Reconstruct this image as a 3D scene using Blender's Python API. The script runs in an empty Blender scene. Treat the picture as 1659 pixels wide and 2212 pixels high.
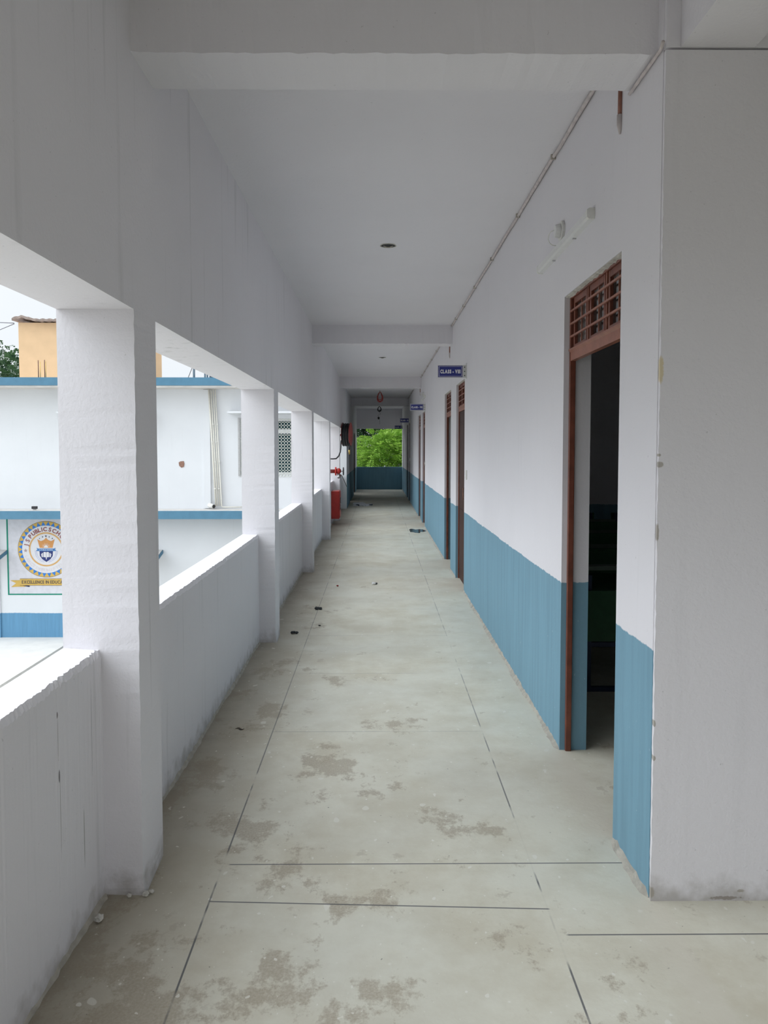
import bpy, bmesh, math, random
from mathutils import Vector, Matrix
import numpy as np

scene = bpy.context.scene
R = math.radians
# ------------------------------------------------------------------ camera
cam_d = bpy.data.cameras.new('camera')
cam = bpy.data.objects.new('camera', cam_d)
scene.collection.objects.link(cam)
cam.location = (0, 0, 1.55)
cam.rotation_euler = (R(90) - math.atan(83 / 1650), 0, -math.atan(13.5 / 1650))
cam_d.sensor_width = 36
cam_d.sensor_fit = 'AUTO'
cam_d.lens = 1650 * 36 / 2212
cam_d.shift_y = -53 / 2212
cam_d.clip_start = 0.05
cam_d.clip_end = 400
scene.camera = cam
# ------------------------------------------------------------------ overcast daylight
world = bpy.data.worlds.new('overcast_sky')
scene.world = world
world.use_nodes = True
wn = world.node_tree
bg = wn.nodes['Background']
tc = wn.nodes.new('ShaderNodeTexCoord')
# even cloud cover, brighter where the hidden sun stands (high on the left)
SUN_DIR = Vector((-0.76, -0.10, 0.62)).normalized()
BASE, GLOW, POW = 0.90, 6.0, 5.0
dot = wn.nodes.new('ShaderNodeVectorMath'); dot.operation = 'DOT_PRODUCT'
wn.links.new(tc.outputs['Generated'], dot.inputs[0]); dot.inputs[1].default_value = SUN_DIR
def wmath(op, a, b):
    n = wn.nodes.new('ShaderNodeMath'); n.operation = op
    for i, v in enumerate((a, b)):
        if hasattr(v, 'is_output'): wn.links.new(v, n.inputs[i])
        else: n.inputs[i].default_value = v
    return n.outputs[0]
glow = wmath('POWER', wmath('MAXIMUM', dot.outputs['Value'], 0.0), POW)
bg.inputs[0].default_value = (0.90, 0.95, 1.0, 1)
wn.links.new(wmath('ADD', wmath('MULTIPLY', glow, GLOW), BASE), bg.inputs[1])
scene.view_settings.view_transform = 'Standard'
scene.view_settings.look = 'None'
scene.view_settings.exposure = 0.13
scene.view_settings.gamma = 1
scene.view_settings.use_curve_mapping = False
try:
    scene.cycles.max_bounces = 14
    scene.cycles.diffuse_bounces = 10
    scene.cycles.use_denoising = True
except Exception:
    pass

# ------------------------------------------------------------------ materials
class NT:
    def __init__(s, name):
        s.m = bpy.data.materials.new(name)
        s.m.use_nodes = True
        s.t = s.m.node_tree
        s.b = s.t.nodes['Principled BSDF']
        g = s.t.nodes.new('ShaderNodeNewGeometry')
        s.pos = g.outputs['Position']
        sp = s.t.nodes.new('ShaderNodeSeparateXYZ')
        s.t.links.new(s.pos, sp.inputs[0])
        s.x, s.y, s.z = sp.outputs
    def put(s, sock, v):
        if hasattr(v, 'is_output'):
            s.t.links.new(v, sock)
        else:
            if sock.type == 'RGBA' and len(v) == 3:
                v = (*v, 1)
            sock.default_value = v
    def M(s, op, a, b=0.0, c=0.0):
        n = s.t.nodes.new('ShaderNodeMath')
        n.operation = op
        s.put(n.inputs[0], a); s.put(n.inputs[1], b); s.put(n.inputs[2], c)
        return n.outputs[0]
    def noise(s, scale, detail=3, stretch=(1, 1, 1), rough=0.55, vec=None):
        mp = s.t.nodes.new('ShaderNodeMapping')
        s.put(mp.inputs[0], vec or s.pos)
        mp.inputs['Scale'].default_value = stretch
        n = s.t.nodes.new('ShaderNodeTexNoise')
        s.t.links.new(mp.outputs[0], n.inputs['Vector'])
        n.inputs['Scale'].default_value = scale
        n.inputs['Detail'].default_value = detail
        n.inputs['Roughness'].default_value = rough
        return n.outputs[0]
    def step(s, v, lo, hi, a=0.0, b=1.0):
        n = s.t.nodes.new('ShaderNodeMapRange')
        s.put(n.inputs[0], v)
        n.inputs[1].default_value = lo; n.inputs[2].default_value = hi
        n.inputs[3].default_value = a; n.inputs[4].default_value = b
        return n.outputs[0]
    def mix(s, f, a, b):
        n = s.t.nodes.new('ShaderNodeMix')
        n.data_type = 'RGBA'
        s.put(n.inputs[0], f); s.put(n.inputs[6], a); s.put(n.inputs[7], b)
        return n.outputs[2]
    def bump(s, h, strength, dist=0.01):
        n = s.t.nodes.new('ShaderNodeBump')
        n.inputs['Strength'].default_value = strength
        n.inputs['Distance'].default_value = dist
        s.put(n.inputs['Height'], h)
        s.t.links.new(n.outputs[0], s.b.inputs['Normal'])
    def fin(s, col, rough=0.8, metal=0.0, spec=0.5):
        s.put(s.b.inputs['Base Color'], col)
        s.put(s.b.inputs['Roughness'], rough)
        s.b.inputs['Metallic'].default_value = metal
        s.b.inputs['Specular IOR Level'].default_value = spec
        return s.m

def simple(name, col, rough=0.6, metal=0.0, var=0.12, scale=30, bump=0.0, spec=0.5):
    n = NT(name)
    f = n.noise(scale, 3)
    c2 = tuple(c * (1 - var * 2) for c in col)
    n.bump(n.noise(scale * 3, 2), bump, 0.004) if bump else None
    return n.fin(n.mix(n.step(f, 0.35, 0.7), col, c2), rough, metal, spec)

WHITE = (0.73, 0.715, 0.74)
def plaster(name, dado=None, marks=(), rough_=0.16, streak=0.09, dirt_base=False, white=WHITE, blue=(0.17, 0.32, 0.41)):
    n = NT(name)
    big = n.step(n.noise(1.3, 4), 0.3, 0.75)
    col = n.mix(n.M('MULTIPLY', big, 0.5), white, tuple(c * 0.92 for c in white))
    st = n.step(n.noise(16, 4, (1, 1, 0.05)), 0.58, 0.78)
    area = n.step(n.noise(0.9, 2), 0.4, 0.62)
    st = n.M('MULTIPLY', n.M('MULTIPLY', st, area), streak * 3.2)
    col = n.mix(st, col, (0.42, 0.42, 0.42))
    # little pits and scuffs
    pit = n.step(n.noise(70, 2), 0.735, 0.77)
    col = n.mix(n.M('MULTIPLY', pit, 0.45), col, (0.35, 0.34, 0.34))
    if dirt_base:
        d = n.step(n.M('ADD', n.z, n.M('MULTIPLY', n.noise(14, 4), 0.22)), 0.10, 0.20, 1, 0)
        col = n.mix(n.M('MULTIPLY', d, 0.6), col, (0.28, 0.255, 0.22))
    if dado is not None:
        edge = n.M('ADD', n.z, n.M('MULTIPLY', n.M('SUBTRACT', n.noise(22, 3), 0.5), 0.022))
        edge = n.M('ADD', edge, n.M('MULTIPLY', n.M('SUBTRACT', n.noise(1.5, 1), 0.5), 0.03))
        isb = n.step(edge, dado - 0.002, dado + 0.002, 1, 0)
        bst = n.step(n.noise(20, 4, (1, 1, 0.06)), 0.4, 0.75)
        bcol = n.mix(bst, blue, tuple(c * 0.84 for c in blue))
        fleck = n.step(n.noise(55, 2, (1, 1, 0.55)), 0.765, 0.785)
        bcol = n.mix(n.M('MULTIPLY', fleck, 0.6), bcol, (0.5, 0.6, 0.66))
        col = n.mix(isb, col, bcol)
    for (mx, my, mz), (rx, ry, rz), mc, jag in marks:
        q = n.M('ADD', n.M('ADD', n.M('POWER', n.M('DIVIDE', n.M('SUBTRACT', n.x, mx), rx), 2.0), n.M('POWER', n.M('DIVIDE', n.M('SUBTRACT', n.y, my), ry), 2.0)),
                n.M('POWER', n.M('DIVIDE', n.M('SUBTRACT', n.z, mz), rz), 2.0))
        q = n.M('ADD', q, n.M('MULTIPLY', n.M('SUBTRACT', n.noise(90, 3), 0.5), jag))
        col = n.mix(n.step(q, 0.6, 1.25, 0.8, 0), col, mc)
    h = n.M('ADD', n.M('MULTIPLY', n.noise(140, 2), 0.4), n.noise(60, 2))
    n.bump(h, rough_, 0.006)
    return n.fin(col, 0.72, 0, 0.35)

M = {}
M['white'] = plaster('white_plaster_paint', dirt_base=True, streak=0.22, rough_=0.2)
CEM, YEL, DRK = (0.33, 0.30, 0.25), (0.62, 0.52, 0.30), (0.10, 0.09, 0.10)
M['front'] = plaster('rough_white_corner_plaster', dirt_base=True, streak=0.05, rough_=0.3, marks=(
    ((0.940, 2.54, 1.498), (0.014, 0.03, 0.010), CEM, 1.2), ((0.938, 2.54, 1.53), (0.006, 0.03, 0.005), CEM, 0.8), ((0.938, 2.54, 1.812), (0.010, 0.03, 0.045), YEL, 1.5),
    ((0.937, 2.54, 0.62), (0.006, 0.03, 0.012), CEM, 1.0), ((0.938, 2.54, 0.50), (0.007, 0.03, 0.009), CEM, 1.0), ((0.937, 2.54, 1.27), (0.005, 0.03, 0.03), CEM, 1.6),
    ((0.937, 2.54, 0.03), (0.012, 0.03, 0.02), CEM, 1.0), ((1.19, 2.54, 0.010), (0.06, 0.03, 0.006), (0.24, 0.21, 0.18), 2.8), ((1.245, 2.54, 0.035), (0.012, 0.03, 0.006), CEM, 2.0)))
M['near_parapet'] = plaster('streaked_white_parapet_paint', dirt_base=True, streak=0.2, rough_=0.2, marks=(
    ((-0.95, 2.235, 0.762), (0.05, 0.0045, 0.010), (0.06, 0.03, 0.03), 0.3), ((-0.95, 2.237, 0.69), (0.05, 0.0018, 0.065), (0.36, 0.34, 0.33), 0.2), ((-0.95, 2.24, 0.575), (0.05, 0.0045, 0.02), (0.10, 0.09, 0.10), 0.6),
    ((-0.95, 2.243, 0.45), (0.05, 0.0022, 0.13), (0.36, 0.35, 0.34), 0.4), ((-0.95, 2.42, 0.30), (0.05, 0.004, 0.10), (0.33, 0.33, 0.31), 0.8), ((-0.95, 2.50, 0.62), (0.05, 0.003, 0.16), (0.45, 0.45, 0.46), 0.8)))
M['ceil'] = plaster('white_ceiling_paint', streak=0.0)
M['dado'] = plaster('white_paint_with_blue_dado', dado=0.868, streak=0.05)
M['facade'] = plaster('white_facade_paint', dado=-2.72, streak=0.04, white=(0.68, 0.70, 0.72), blue=(0.12, 0.29, 0.46))  # plain off-white wall colour over its own blue dado
M['fblue'] = simple('sky_blue_band_paint', (0.075, 0.205, 0.31), 0.6, var=0.06, scale=6)
M['fcap'] = simple('pale_cement_cap', (0.62, 0.60, 0.57), 0.85, var=0.08, scale=4)
M['cement'] = simple('rough_cement_mortar', (0.46, 0.43, 0.37), 0.95, var=0.15, scale=18, bump=0.5)
M['grit'] = simple('pale_lime_mortar', (0.60, 0.58, 0.53), 0.95, var=0.14, scale=40, bump=0.6)
M['brown'] = simple('red_oxide_brown_enamel', (0.205, 0.062, 0.036), 0.42, var=0.18, scale=14)
M['leafwood'] = simple('dark_brown_door_leaf_paint', (0.06, 0.028, 0.022), 0.6, var=0.15, scale=9, spec=0.2)
M['bar'] = simple('copper_brown_bar_paint', (0.33, 0.13, 0.085), 0.4, var=0.1, scale=20)
M['pvc'] = simple('off_white_plastic', (0.72, 0.72, 0.68), 0.38, var=0.04)
M['lamp'] = simple('white_lamp_diffuser_plastic', (0.70, 0.70, 0.69), 0.3, var=0.03)
M['condp'] = simple('pinkish_painted_conduit', (0.62, 0.56, 0.545), 0.6, var=0.12, scale=24)
M['condr'] = simple('brown_bare_conduit', (0.30, 0.13, 0.09), 0.5, var=0.15, scale=24)
M['navy'] = simple('navy_sign_vinyl', (0.018, 0.026, 0.21), 0.35, var=0.05)
M['signwhite'] = simple('white_sign_lettering', (0.80, 0.80, 0.80), 0.4, var=0.02)
M['signedge'] = simple('white_acrylic_edge', (0.62, 0.62, 0.60), 0.35, var=0.03)
M['red'] = simple('fire_red_paint', (0.46, 0.028, 0.022), 0.38, var=0.1, scale=12)
M['dred'] = simple('dull_red_primer', (0.20, 0.035, 0.03), 0.55, var=0.12, scale=12)
M['black'] = simple('black_rubber', (0.022, 0.022, 0.025), 0.55, var=0.1)
M['steel'] = simple('brushed_steel', (0.55, 0.55, 0.56), 0.35, 0.9, var=0.05)
M['brass'] = simple('brass_nozzle_metal', (0.65, 0.45, 0.14), 0.3, 0.9, var=0.05)
M['redwire'] = simple('red_wire_sheath', (0.36, 0.05, 0.04), 0.5, var=0.1)
M['orange'] = simple('peach_orange_wall_paint', (0.68, 0.47, 0.27), 0.8, var=0.04, scale=3)
M['roofing'] = simple('weathered_corrugated_roofing', (0.34, 0.27, 0.23), 0.85, var=0.2, scale=8)
M['rust'] = simple('rusty_rebar', (0.23, 0.12, 0.08), 0.8, var=0.15)
M['galv'] = simple('galvanised_pole', (0.5, 0.5, 0.5), 0.45, 0.6, var=0.1)
M['tank'] = simple('dark_blue_grey_plastic', (0.10, 0.13, 0.17), 0.5, var=0.1)
M['pipe'] = simple('cream_water_pipe', (0.76, 0.74, 0.66), 0.4, var=0.05)
M['yard'] = simple('pale_courtyard_concrete', (0.72, 0.695, 0.64), 0.9, var=0.08, scale=1.5)
M['dark_ground'] = simple('unseen_dark_ground', (0.115, 0.11, 0.085), 0.95, var=0.2, scale=5)  # unseen ground kept dark to limit bounce through the landing openings
M['plat'] = simple('white_washed_plinth', (0.68, 0.67, 0.64), 0.85, var=0.05, scale=3)
M['alu'] = simple('white_window_frame', (0.78, 0.79, 0.80), 0.4, var=0.03)
M['mesh'] = simple('white_grille_metal', (0.70, 0.72, 0.66), 0.45, var=0.06)
M['dark'] = simple('dark_socket', (0.03, 0.03, 0.03), 0.7)
M['brick'] = simple('broken_brick', (0.34, 0.19, 0.14), 0.9, var=0.25, scale=60, bump=0.5)
M['bgreen'] = simple('green_bench_laminate', (0.03, 0.13, 0.06), 0.4, var=0.06)
M['bgrey'] = simple('grey_green_bench_top', (0.13, 0.18, 0.15), 0.45, var=0.06)
M['bmar'] = simple('maroon_bench_seat', (0.13, 0.055, 0.055), 0.45, var=0.08)
M['bfr'] = simple('blue_bench_steel', (0.035, 0.055, 0.12), 0.4, var=0.06)
M['bark'] = simple('grey_brown_bark', (0.16, 0.12, 0.085), 0.9, var=0.2, scale=20, bump=0.6)
M['scrap'] = simple('white_paper_scrap', (0.75, 0.75, 0.74), 0.8, var=0.05)
M['litter'] = simple('dark_litter', (0.03, 0.035, 0.04), 0.8, var=0.1)
M['redlit'] = simple('red_wrapper', (0.35, 0.03, 0.03), 0.5, var=0.1)
M['dryleaf'] = simple('dry_brown_leaf', (0.06, 0.045, 0.03), 0.8, var=0.2)
M['cable'] = simple('grey_overhead_cable', (0.30, 0.31, 0.36), 0.7)
# mural paints
for k, c in dict(gold=(0.60, 0.40, 0.10), blue=(0.03, 0.19, 0.58), board=(0.63, 0.63, 0.67), green=(0.01, 0.24, 0.16),
                 ring=(0.62, 0.37, 0.14), maroon=(0.27, 0.08, 0.08), faint=(0.66, 0.60, 0.62), crown=(0.60, 0.28, 0.09),
                 shield=(0.02, 0.035, 0.16), ribbon=(0.05, 0.19, 0.45), line=(0.16, 0.10, 0.06), laurel=(0.42, 0.45, 0.66),
                 grey=(0.09, 0.075, 0.07), star=(0.40, 0.30, 0.30), ink=(0.02, 0.03, 0.08)).items():
    M['m_' + k] = simple('mural_paint_' + k, c, 0.75, var=0.05, scale=9)
M['m_white'] = simple('mural_paint_white', (0.66, 0.66, 0.68), 0.75, var=0.02, scale=9)

def glass(name, tint, rough=0.05):
    n = NT(name)
    m = n.fin(tint, rough, 0, 0.12)
    return m
M['pane'] = glass('dark_window_glass', (0.012, 0.045, 0.055), 0.35)
def clear_glass(name):
    n = NT(name)
    b = n.b
    n.put(b.inputs['Base Color'], (0.9, 0.95, 0.93))
    b.inputs['Roughness'].default_value = 0.03
    b.inputs['Transmission Weight'].default_value = 1.0
    b.inputs['IOR'].default_value = 1.45
    return n.m
M['clear'] = clear_glass('clear_ventilator_glass')

def water():
    n = NT('shallow_water_on_floor')
    n.bump(n.noise(9, 2), 0.05, 0.01)
    return n.fin((0.05, 0.055, 0.05), 0.03, 0, 0.6)
M['water'] = water()
def glint_puddle():
    n = NT('puddle_painted_glint')
    f = n.step(n.noise(3.2, 3, (1, 0.35, 1)), 0.36, 0.41)  # bright and dark water reflections painted in as white and dark colour
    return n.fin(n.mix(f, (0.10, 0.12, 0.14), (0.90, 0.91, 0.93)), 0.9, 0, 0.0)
M['glint_puddle'] = glint_puddle()

def leaf_mat(name, c1, c2, scale=2.0):
    n = NT(name)
    col = n.mix(n.step(n.noise(scale, 3), 0.35, 0.65), c1, c2)
    n.fin(col, 0.55, 0, 0.3)
    tr = n.t.nodes.new('ShaderNodeBsdfTranslucent')
    n.put(tr.inputs[0], col)
    ms = n.t.nodes.new('ShaderNodeMixShader')
    ms.inputs[0].default_value = 0.3
    out = n.t.nodes['Material Output']
    n.t.links.new(n.b.outputs[0], ms.inputs[1]); n.t.links.new(tr.outputs[0], ms.inputs[2])
    n.t.links.new(ms.outputs[0], out.inputs[0])
    return n.m
M['leaf'] = leaf_mat('bright_green_leaves', (0.12, 0.27, 0.03), (0.36, 0.56, 0.10), 2.2)
M['leafd'] = leaf_mat('deep_green_leaves', (0.03, 0.085, 0.035), (0.075, 0.18, 0.07))
M['leafs'] = leaf_mat('dark_glossy_leaves', (0.04, 0.09, 0.05), (0.08, 0.16, 0.06))

def floor_mat():
    n = NT('worn_cement_floor')
    a = n.step(n.noise(2.4, 6, rough=0.68), 0.38, 0.62)
    col = n.mix(a, (0.715, 0.70, 0.595), (0.60, 0.565, 0.455))
    tint = n.step(n.noise(0.8, 3), 0.4, 0.6)
    col = n.mix(n.M('MULTIPLY', tint, 0.3), col, (0.57, 0.585, 0.54))
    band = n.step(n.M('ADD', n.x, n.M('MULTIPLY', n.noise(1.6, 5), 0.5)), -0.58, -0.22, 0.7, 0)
    col = n.mix(band, col, (0.355, 0.315, 0.245))  # brown stain on the left strip, with parapet shade painted into it
    # brown dusty patches with ragged edges
    p = n.noise(2.3, 8, (1.0, 0.8, 1), rough=0.74)
    side = n.step(n.x, -0.95, 0.95, 0.045, -0.05)
    side = n.M('ADD', side, n.step(n.y, 1.5, 8.0, 0.02, -0.10))
    pm = n.step(n.M('ADD', p, side), 0.535, 0.578)
    fine = n.step(n.noise(120, 2), 0.3, 0.7, 0.55, 1.0)
    col = n.mix(n.M('MULTIPLY', n.M('MULTIPLY', pm, fine), 0.72), col, (0.33, 0.275, 0.20))
    p2 = n.step(n.noise(5.5, 5, rough=0.7), 0.63, 0.67)
    col = n.mix(n.M('MULTIPLY', p2, 0.35), col, (0.36, 0.315, 0.245))
    # paint drips and lime specks
    for sc, lo, hi, v in ((34, 0.735, 0.75, 0.75), (13, 0.735, 0.75, 0.6), (75, 0.745, 0.76, 0.6)):
        s_ = n.step(n.noise(sc, 1, (1, 0.75, 1)), lo, hi)
        col = n.mix(n.M('MULTIPLY', s_, v), col, (0.78, 0.77, 0.70))
    sd = n.step(n.noise(58, 1), 0.785, 0.795)
    col = n.mix(n.M('MULTIPLY', sd, 0.6), col, (0.09, 0.085, 0.08))
    # grime along the parapet foot, mortar dust along the blue wall foot
    e = n.M('ADD', n.x, n.M('MULTIPLY', n.noise(7, 4), 0.16))
    col = n.mix(n.step(e, -0.86, -0.74, 0.6, 0), col, (0.27, 0.24, 0.19))
    e2 = n.M('ADD', n.x, n.M('MULTIPLY', n.noise(9, 4), 0.12))
    inc = n.M('MULTIPLY', n.step(e2, 0.86, 0.97, 0, 0.6), n.step(n.x, 0.96, 0.99, 1, 0))
    col = n.mix(inc, col, (0.66, 0.63, 0.54))
    # scored control joints
    w = 0.0036
    brk = n.step(n.noise(2.6, 3), 0.40, 0.48, 0.05, 1)
    for X in (-0.578, 0.573):
        d = n.M('ABSOLUTE', n.M('SUBTRACT', n.x, X))
        l = n.M('MULTIPLY', n.step(d, w * 0.6, w * 1.1, 1, 0), brk)
        col = n.mix(n.M('MULTIPLY', l, n.step(n.y, 2.6, 5.0, 0.85, 0.5)), col, (0.075, 0.08, 0.095))
    inner = n.step(n.M('ABSOLUTE', n.x), 0.574, 0.582, 1, 0)
    brk2 = n.step(n.noise(1.7, 2, (0.8, 3, 1)), 0.42, 0.52, 0.05, 1)
    for Y, msk, tilt in ((2.783, None, 0.0), (2.524, 'in', -0.045), (2.36, 'out', 0.0), (4.124, 'in', 0), (5.212, 'in', 0),
                         (6.282, 'in', 0), (7.333, 'in', 0), (8.41, 'in', 0), (9.48, 'in', 0), (10.55, 'in', 0), (11.6, 'in', 0), (12.7, 'in', 0)):
        d = n.M('ABSOLUTE', n.M('SUBTRACT', n.M('ADD', n.y, n.M('MULTIPLY', n.x, -tilt)), Y))
        l = n.step(d, w * 0.6, w * 1.1, 1, 0)
        if msk == 'in':
            l = n.M('MULTIPLY', l, inner)
        elif msk == 'out':
            l = n.M('MULTIPLY', l, n.step(n.x, 0.60, 0.61))
        else:
            l = n.M('MULTIPLY', l, n.step(n.x, -0.56, -0.55))
        if Y > 3:
            l = n.M('MULTIPLY', l, brk2)
        col = n.mix(n.M('MULTIPLY', l, 0.85 if Y < 3 else 0.38), col, (0.075, 0.08, 0.095))
    n.bump(n.M('ADD', n.noise(60, 4), n.M('MULTIPLY', n.noise(6, 3), 2.0)), 0.12, 0.006)
    return n.fin(col, n.step(n.noise(4, 3), 0.3, 0.7, 0.5, 0.75), 0, 0.35)
M['floor'] = floor_mat()

# ------------------------------------------------------------------ mesh helpers
COL = scene.collection
class MB:
    def __init__(s): s.v = []; s.f = []
    def add(s, vs, fs):
        o = len(s.v)
        s.v += [tuple(p) for p in vs]
        s.f += [tuple(i + o for i in f) for f in fs]
        return s
    def box(s, a, b):
        x0, y0, z0 = a; x1, y1, z1 = b
        return s.add([(x0, y0, z0), (x1, y0, z0), (x1, y1, z0), (x0, y1, z0), (x0, y0, z1), (x1, y0, z1), (x1, y1, z1), (x0, y1, z1)],
                     [(0, 3, 2, 1), (4, 5, 6, 7), (0, 1, 5, 4), (1, 2, 6, 5), (2, 3, 7, 6), (3, 0, 4, 7)])
    def tube(s, pts, r, n=10, closed=False, rs=None):
        pts = [Vector(p) for p in pts]
        N = len(pts); vs = []; fs = []
        up = None
        for i, p in enumerate(pts):
            if closed: t = pts[(i + 1) % N] - pts[i - 1]
            else: t = pts[min(i + 1, N - 1)] - pts[max(i - 1, 0)]
            t.normalize()
            if up is None:
                up = Vector((0, 0, 1)) if abs(t.z) < 0.9 else Vector((1, 0, 0))
            a = t.cross(up)
            if a.length < 1e-5: a = t.orthogonal()
            a.normalize(); b = a.cross(t).normalized(); up = b
            rr = rs[i] if rs else r
            for k in range(n):
                th = 2 * math.pi * k / n
                vs.append(p + a * (rr * math.cos(th)) + b * (rr * math.sin(th)))
        for i in range(N if closed else N - 1):
            j = (i + 1) % N
            for k in range(n):
                k2 = (k + 1) % n
                fs.append((i * n + k, i * n + k2, j * n + k2, j * n + k))
        if not closed:
            fs.append(tuple(range(n))[::-1]); fs.append(tuple((N - 1) * n + k for k in range(n)))
        return s.add(vs, fs)
    def cyl(s, a, b, r, n=20, r2=None):
        return s.tube([a, b], r, n, rs=[r, r if r2 is None else r2])
    def prism(s, poly, fn, t):          # poly 2-D outline -> fn(u, v, depth)
        n = len(poly)
        vs = [fn(u, v, 0) for u, v in poly] + [fn(u, v, t) for u, v in poly]
        fs = [tuple(range(n)), tuple(range(2 * n - 1, n - 1, -1))]
        fs += [(i, n + i, n + (i + 1) % n, (i + 1) % n) for i in range(n)]
        return s.add(vs, fs)
    def build(s, name, mat, parent=None, smooth=False, bevel=0.0):
        me = bpy.data.meshes.new(name)
        me.from_pydata(s.v, [], s.f)
        bm = bmesh.new(); bm.from_mesh(me)
        bmesh.ops.recalc_face_normals(bm, faces=bm.faces)
        bm.to_mesh(me); bm.free()
        me.materials.append(mat)
        if smooth:
            for p in me.polygons: p.use_smooth = True
        o = bpy.data.objects.new(name, me)
        COL.objects.link(o)
        if parent: o.parent = parent; o.matrix_parent_inverse = parent.matrix_world.inverted()
        if bevel:
            md = o.modifiers.new('bevel', 'BEVEL'); md.width = bevel; md.segments = 2; md.limit_method = 'ANGLE'
        return o

def cells(xs, ys, zs, solid):
    m = MB(); idx = {}
    def V(i, j, k):
        key = (i, j, k)
        if key not in idx:
            idx[key] = len(m.v); m.v.append((xs[i], ys[j], zs[k]))
        return idx[key]
    nx, ny, nz = len(xs) - 1, len(ys) - 1, len(zs) - 1
    S = {}
    for i in range(nx):
        for j in range(ny):
            for k in range(nz):
                S[i, j, k] = solid((xs[i] + xs[i + 1]) / 2, (ys[j] + ys[j + 1]) / 2, (zs[k] + zs[k + 1]) / 2)
    for (i, j, k), v in S.items():
        if not v: continue
        for d, q in (((-1, 0, 0), ((0, 0, 0), (0, 0, 1), (0, 1, 1), (0, 1, 0))), ((1, 0, 0), ((1, 0, 0), (1, 1, 0), (1, 1, 1), (1, 0, 1))),
                     ((0, -1, 0), ((0, 0, 0), (1, 0, 0), (1, 0, 1), (0, 0, 1))), ((0, 1, 0), ((0, 1, 0), (0, 1, 1), (1, 1, 1), (1, 1, 0))),
                     ((0, 0, -1), ((0, 0, 0), (0, 1, 0), (1, 1, 0), (1, 0, 0))), ((0, 0, 1), ((0, 0, 1), (1, 0, 1), (1, 1, 1), (0, 1, 1)))):
            if not S.get((i + d[0], j + d[1], k + d[2]), False):
                m.f.append(tuple(V(i + a, j + b, k + c) for a, b, c in q))
    return m

def tag(o, label, cat, group=None, kind=None):
    o['label'] = label; o['category'] = cat
    if group: o['group'] = group
    if kind: o['kind'] = kind
    return o
def thing(name, loc, label, cat, group=None, kind=None):
    o = bpy.data.objects.new(name, None)
    o.empty_display_size = 0.1
    COL.objects.link(o); o.location = loc
    bpy.context.view_layer.update()
    return tag(o, label, cat, group, kind)
def struct(name, mb, mat, label, cat, **k):
    return tag(mb.build(name, mat, **k), label, cat, kind='structure')

def glyphs(text, size, bold=0.0):
    """list of (verts2d, faces, advance x) for each character, from Blender's built-in font"""
    out = []; x = 0.0
    for ch in text:
        if ch == ' ':
            out.append(None); x += size * 0.32; continue
        cu = bpy.data.curves.new('letter', 'FONT'); cu.body = ch; cu.size = size; cu.offset = bold; cu.resolution_u = 3
        ob = bpy.data.objects.new('letter', cu); COL.objects.link(ob)
        me = bpy.data.meshes.new_from_object(ob.evaluated_get(bpy.context.evaluated_depsgraph_get()))
        vs = [(v.co.x, v.co.y) for v in me.vertices]; fs = [tuple(p.vertices) for p in me.polygons]
        bpy.data.objects.remove(ob); bpy.data.curves.remove(cu); bpy.data.meshes.remove(me)
        x0 = min(v[0] for v in vs); x1 = max(v[0] for v in vs)
        vs = [(a - x0, b) for a, b in vs]
        out.append((vs, fs, x, x1 - x0)); x += (x1 - x0) + size * 0.11
    return out, x - size * 0.11

rnd = random.Random(7)
# ================================================================== SETTING
XR, XW = 0.936, 1.074           # right wall faces
XL, XO, XP = -0.82, -1.08, -0.95  # pillar inner face, outer face, parapet inner face
CZ, BZ, LZ, PZ = 3.095, 2.865, 2.02, 0.866
YE = 29.4; YF = 19.8; YN = -2.4
DOORS = [(2.965, 3.86), (8.25, 9.125), (9.79, 10.69), (15.17, 16.06), (16.75, 17.65), (22.07, 22.95), (23.6, 24.5)]
DT = 2.31

xs = [-15, XO, 7.2]; ys = [YN, YF, YE + 0.14]
struct('floor', cells(xs, ys, [-0.21, 0], lambda x, y, z: x > XO or y > YF), M['floor'],
       'worn grey cement floor with scored joints and brown dust patches', 'floor')
struct('ceiling', cells(xs, ys, [CZ, CZ + 0.19], lambda x, y, z: x > XO or y > YF), M['ceil'],
       'white painted flat concrete ceiling over the corridor', 'ceiling')
# right wall with its door openings
yb = sorted(set([2.562, YE] + [q for d in DOORS for q in d]))
struct('wall_right', cells([XR, XW], yb, [0, DT, CZ], lambda x, y, z: z > DT or not any(a < y < b for a, b in DOORS)), M['dado'],
       'long right corridor wall, white above a blue dado', 'wall')
# wall that faces the camera at the near right corner
wf = MB()
NZ = 140
zz = [0 + 2.845 * i / NZ for i in range(NZ + 1)]
ch = [0.0]
vs = []; fs = []
for i, z in enumerate(zz):
    j = rnd.uniform(-0.0016, 0.0016)
    j2 = rnd.uniform(-0.002, 0.002)
    vs += [(XR + j, 2.54, z), (7.1, 2.54, z), (7.1, 2.68, z), (XW + 0.02, 2.68, z), (XR + 0.002, 2.56 + j2, z)]
for i in range(NZ):
    for k in range(5):
        a = i * 5 + k; b = i * 5 + (k + 1) % 5
        fs.append((a, b, b + 5, a + 5))
fs += [(4, 3, 2, 1, 0), tuple(NZ * 5 + k for k in range(5))]
wf.add(vs, fs)
struct('wall_front', wf, M['front'], 'plain white rough plaster wall facing the viewer at right', 'wall')
struct('wall_end', cells([-0.94, XW], [YE, YE + 0.14], [0, 0.862, 2.331, CZ], lambda x, y, z: not 0.862 < z < 2.331), M['dado'],
       'far end wall with blue parapet below an open window gap', 'wall')
for i, y in enumerate((9.395, 16.34, 23.2)):
    struct('wall_partition' + ('' if i == 0 else '.%03d' % i), cells([XW, 7.1], [y, y + 0.13], [0, CZ], lambda *a: True), M['dado'],
           'white and blue partition wall between two classrooms', 'wall')
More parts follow.
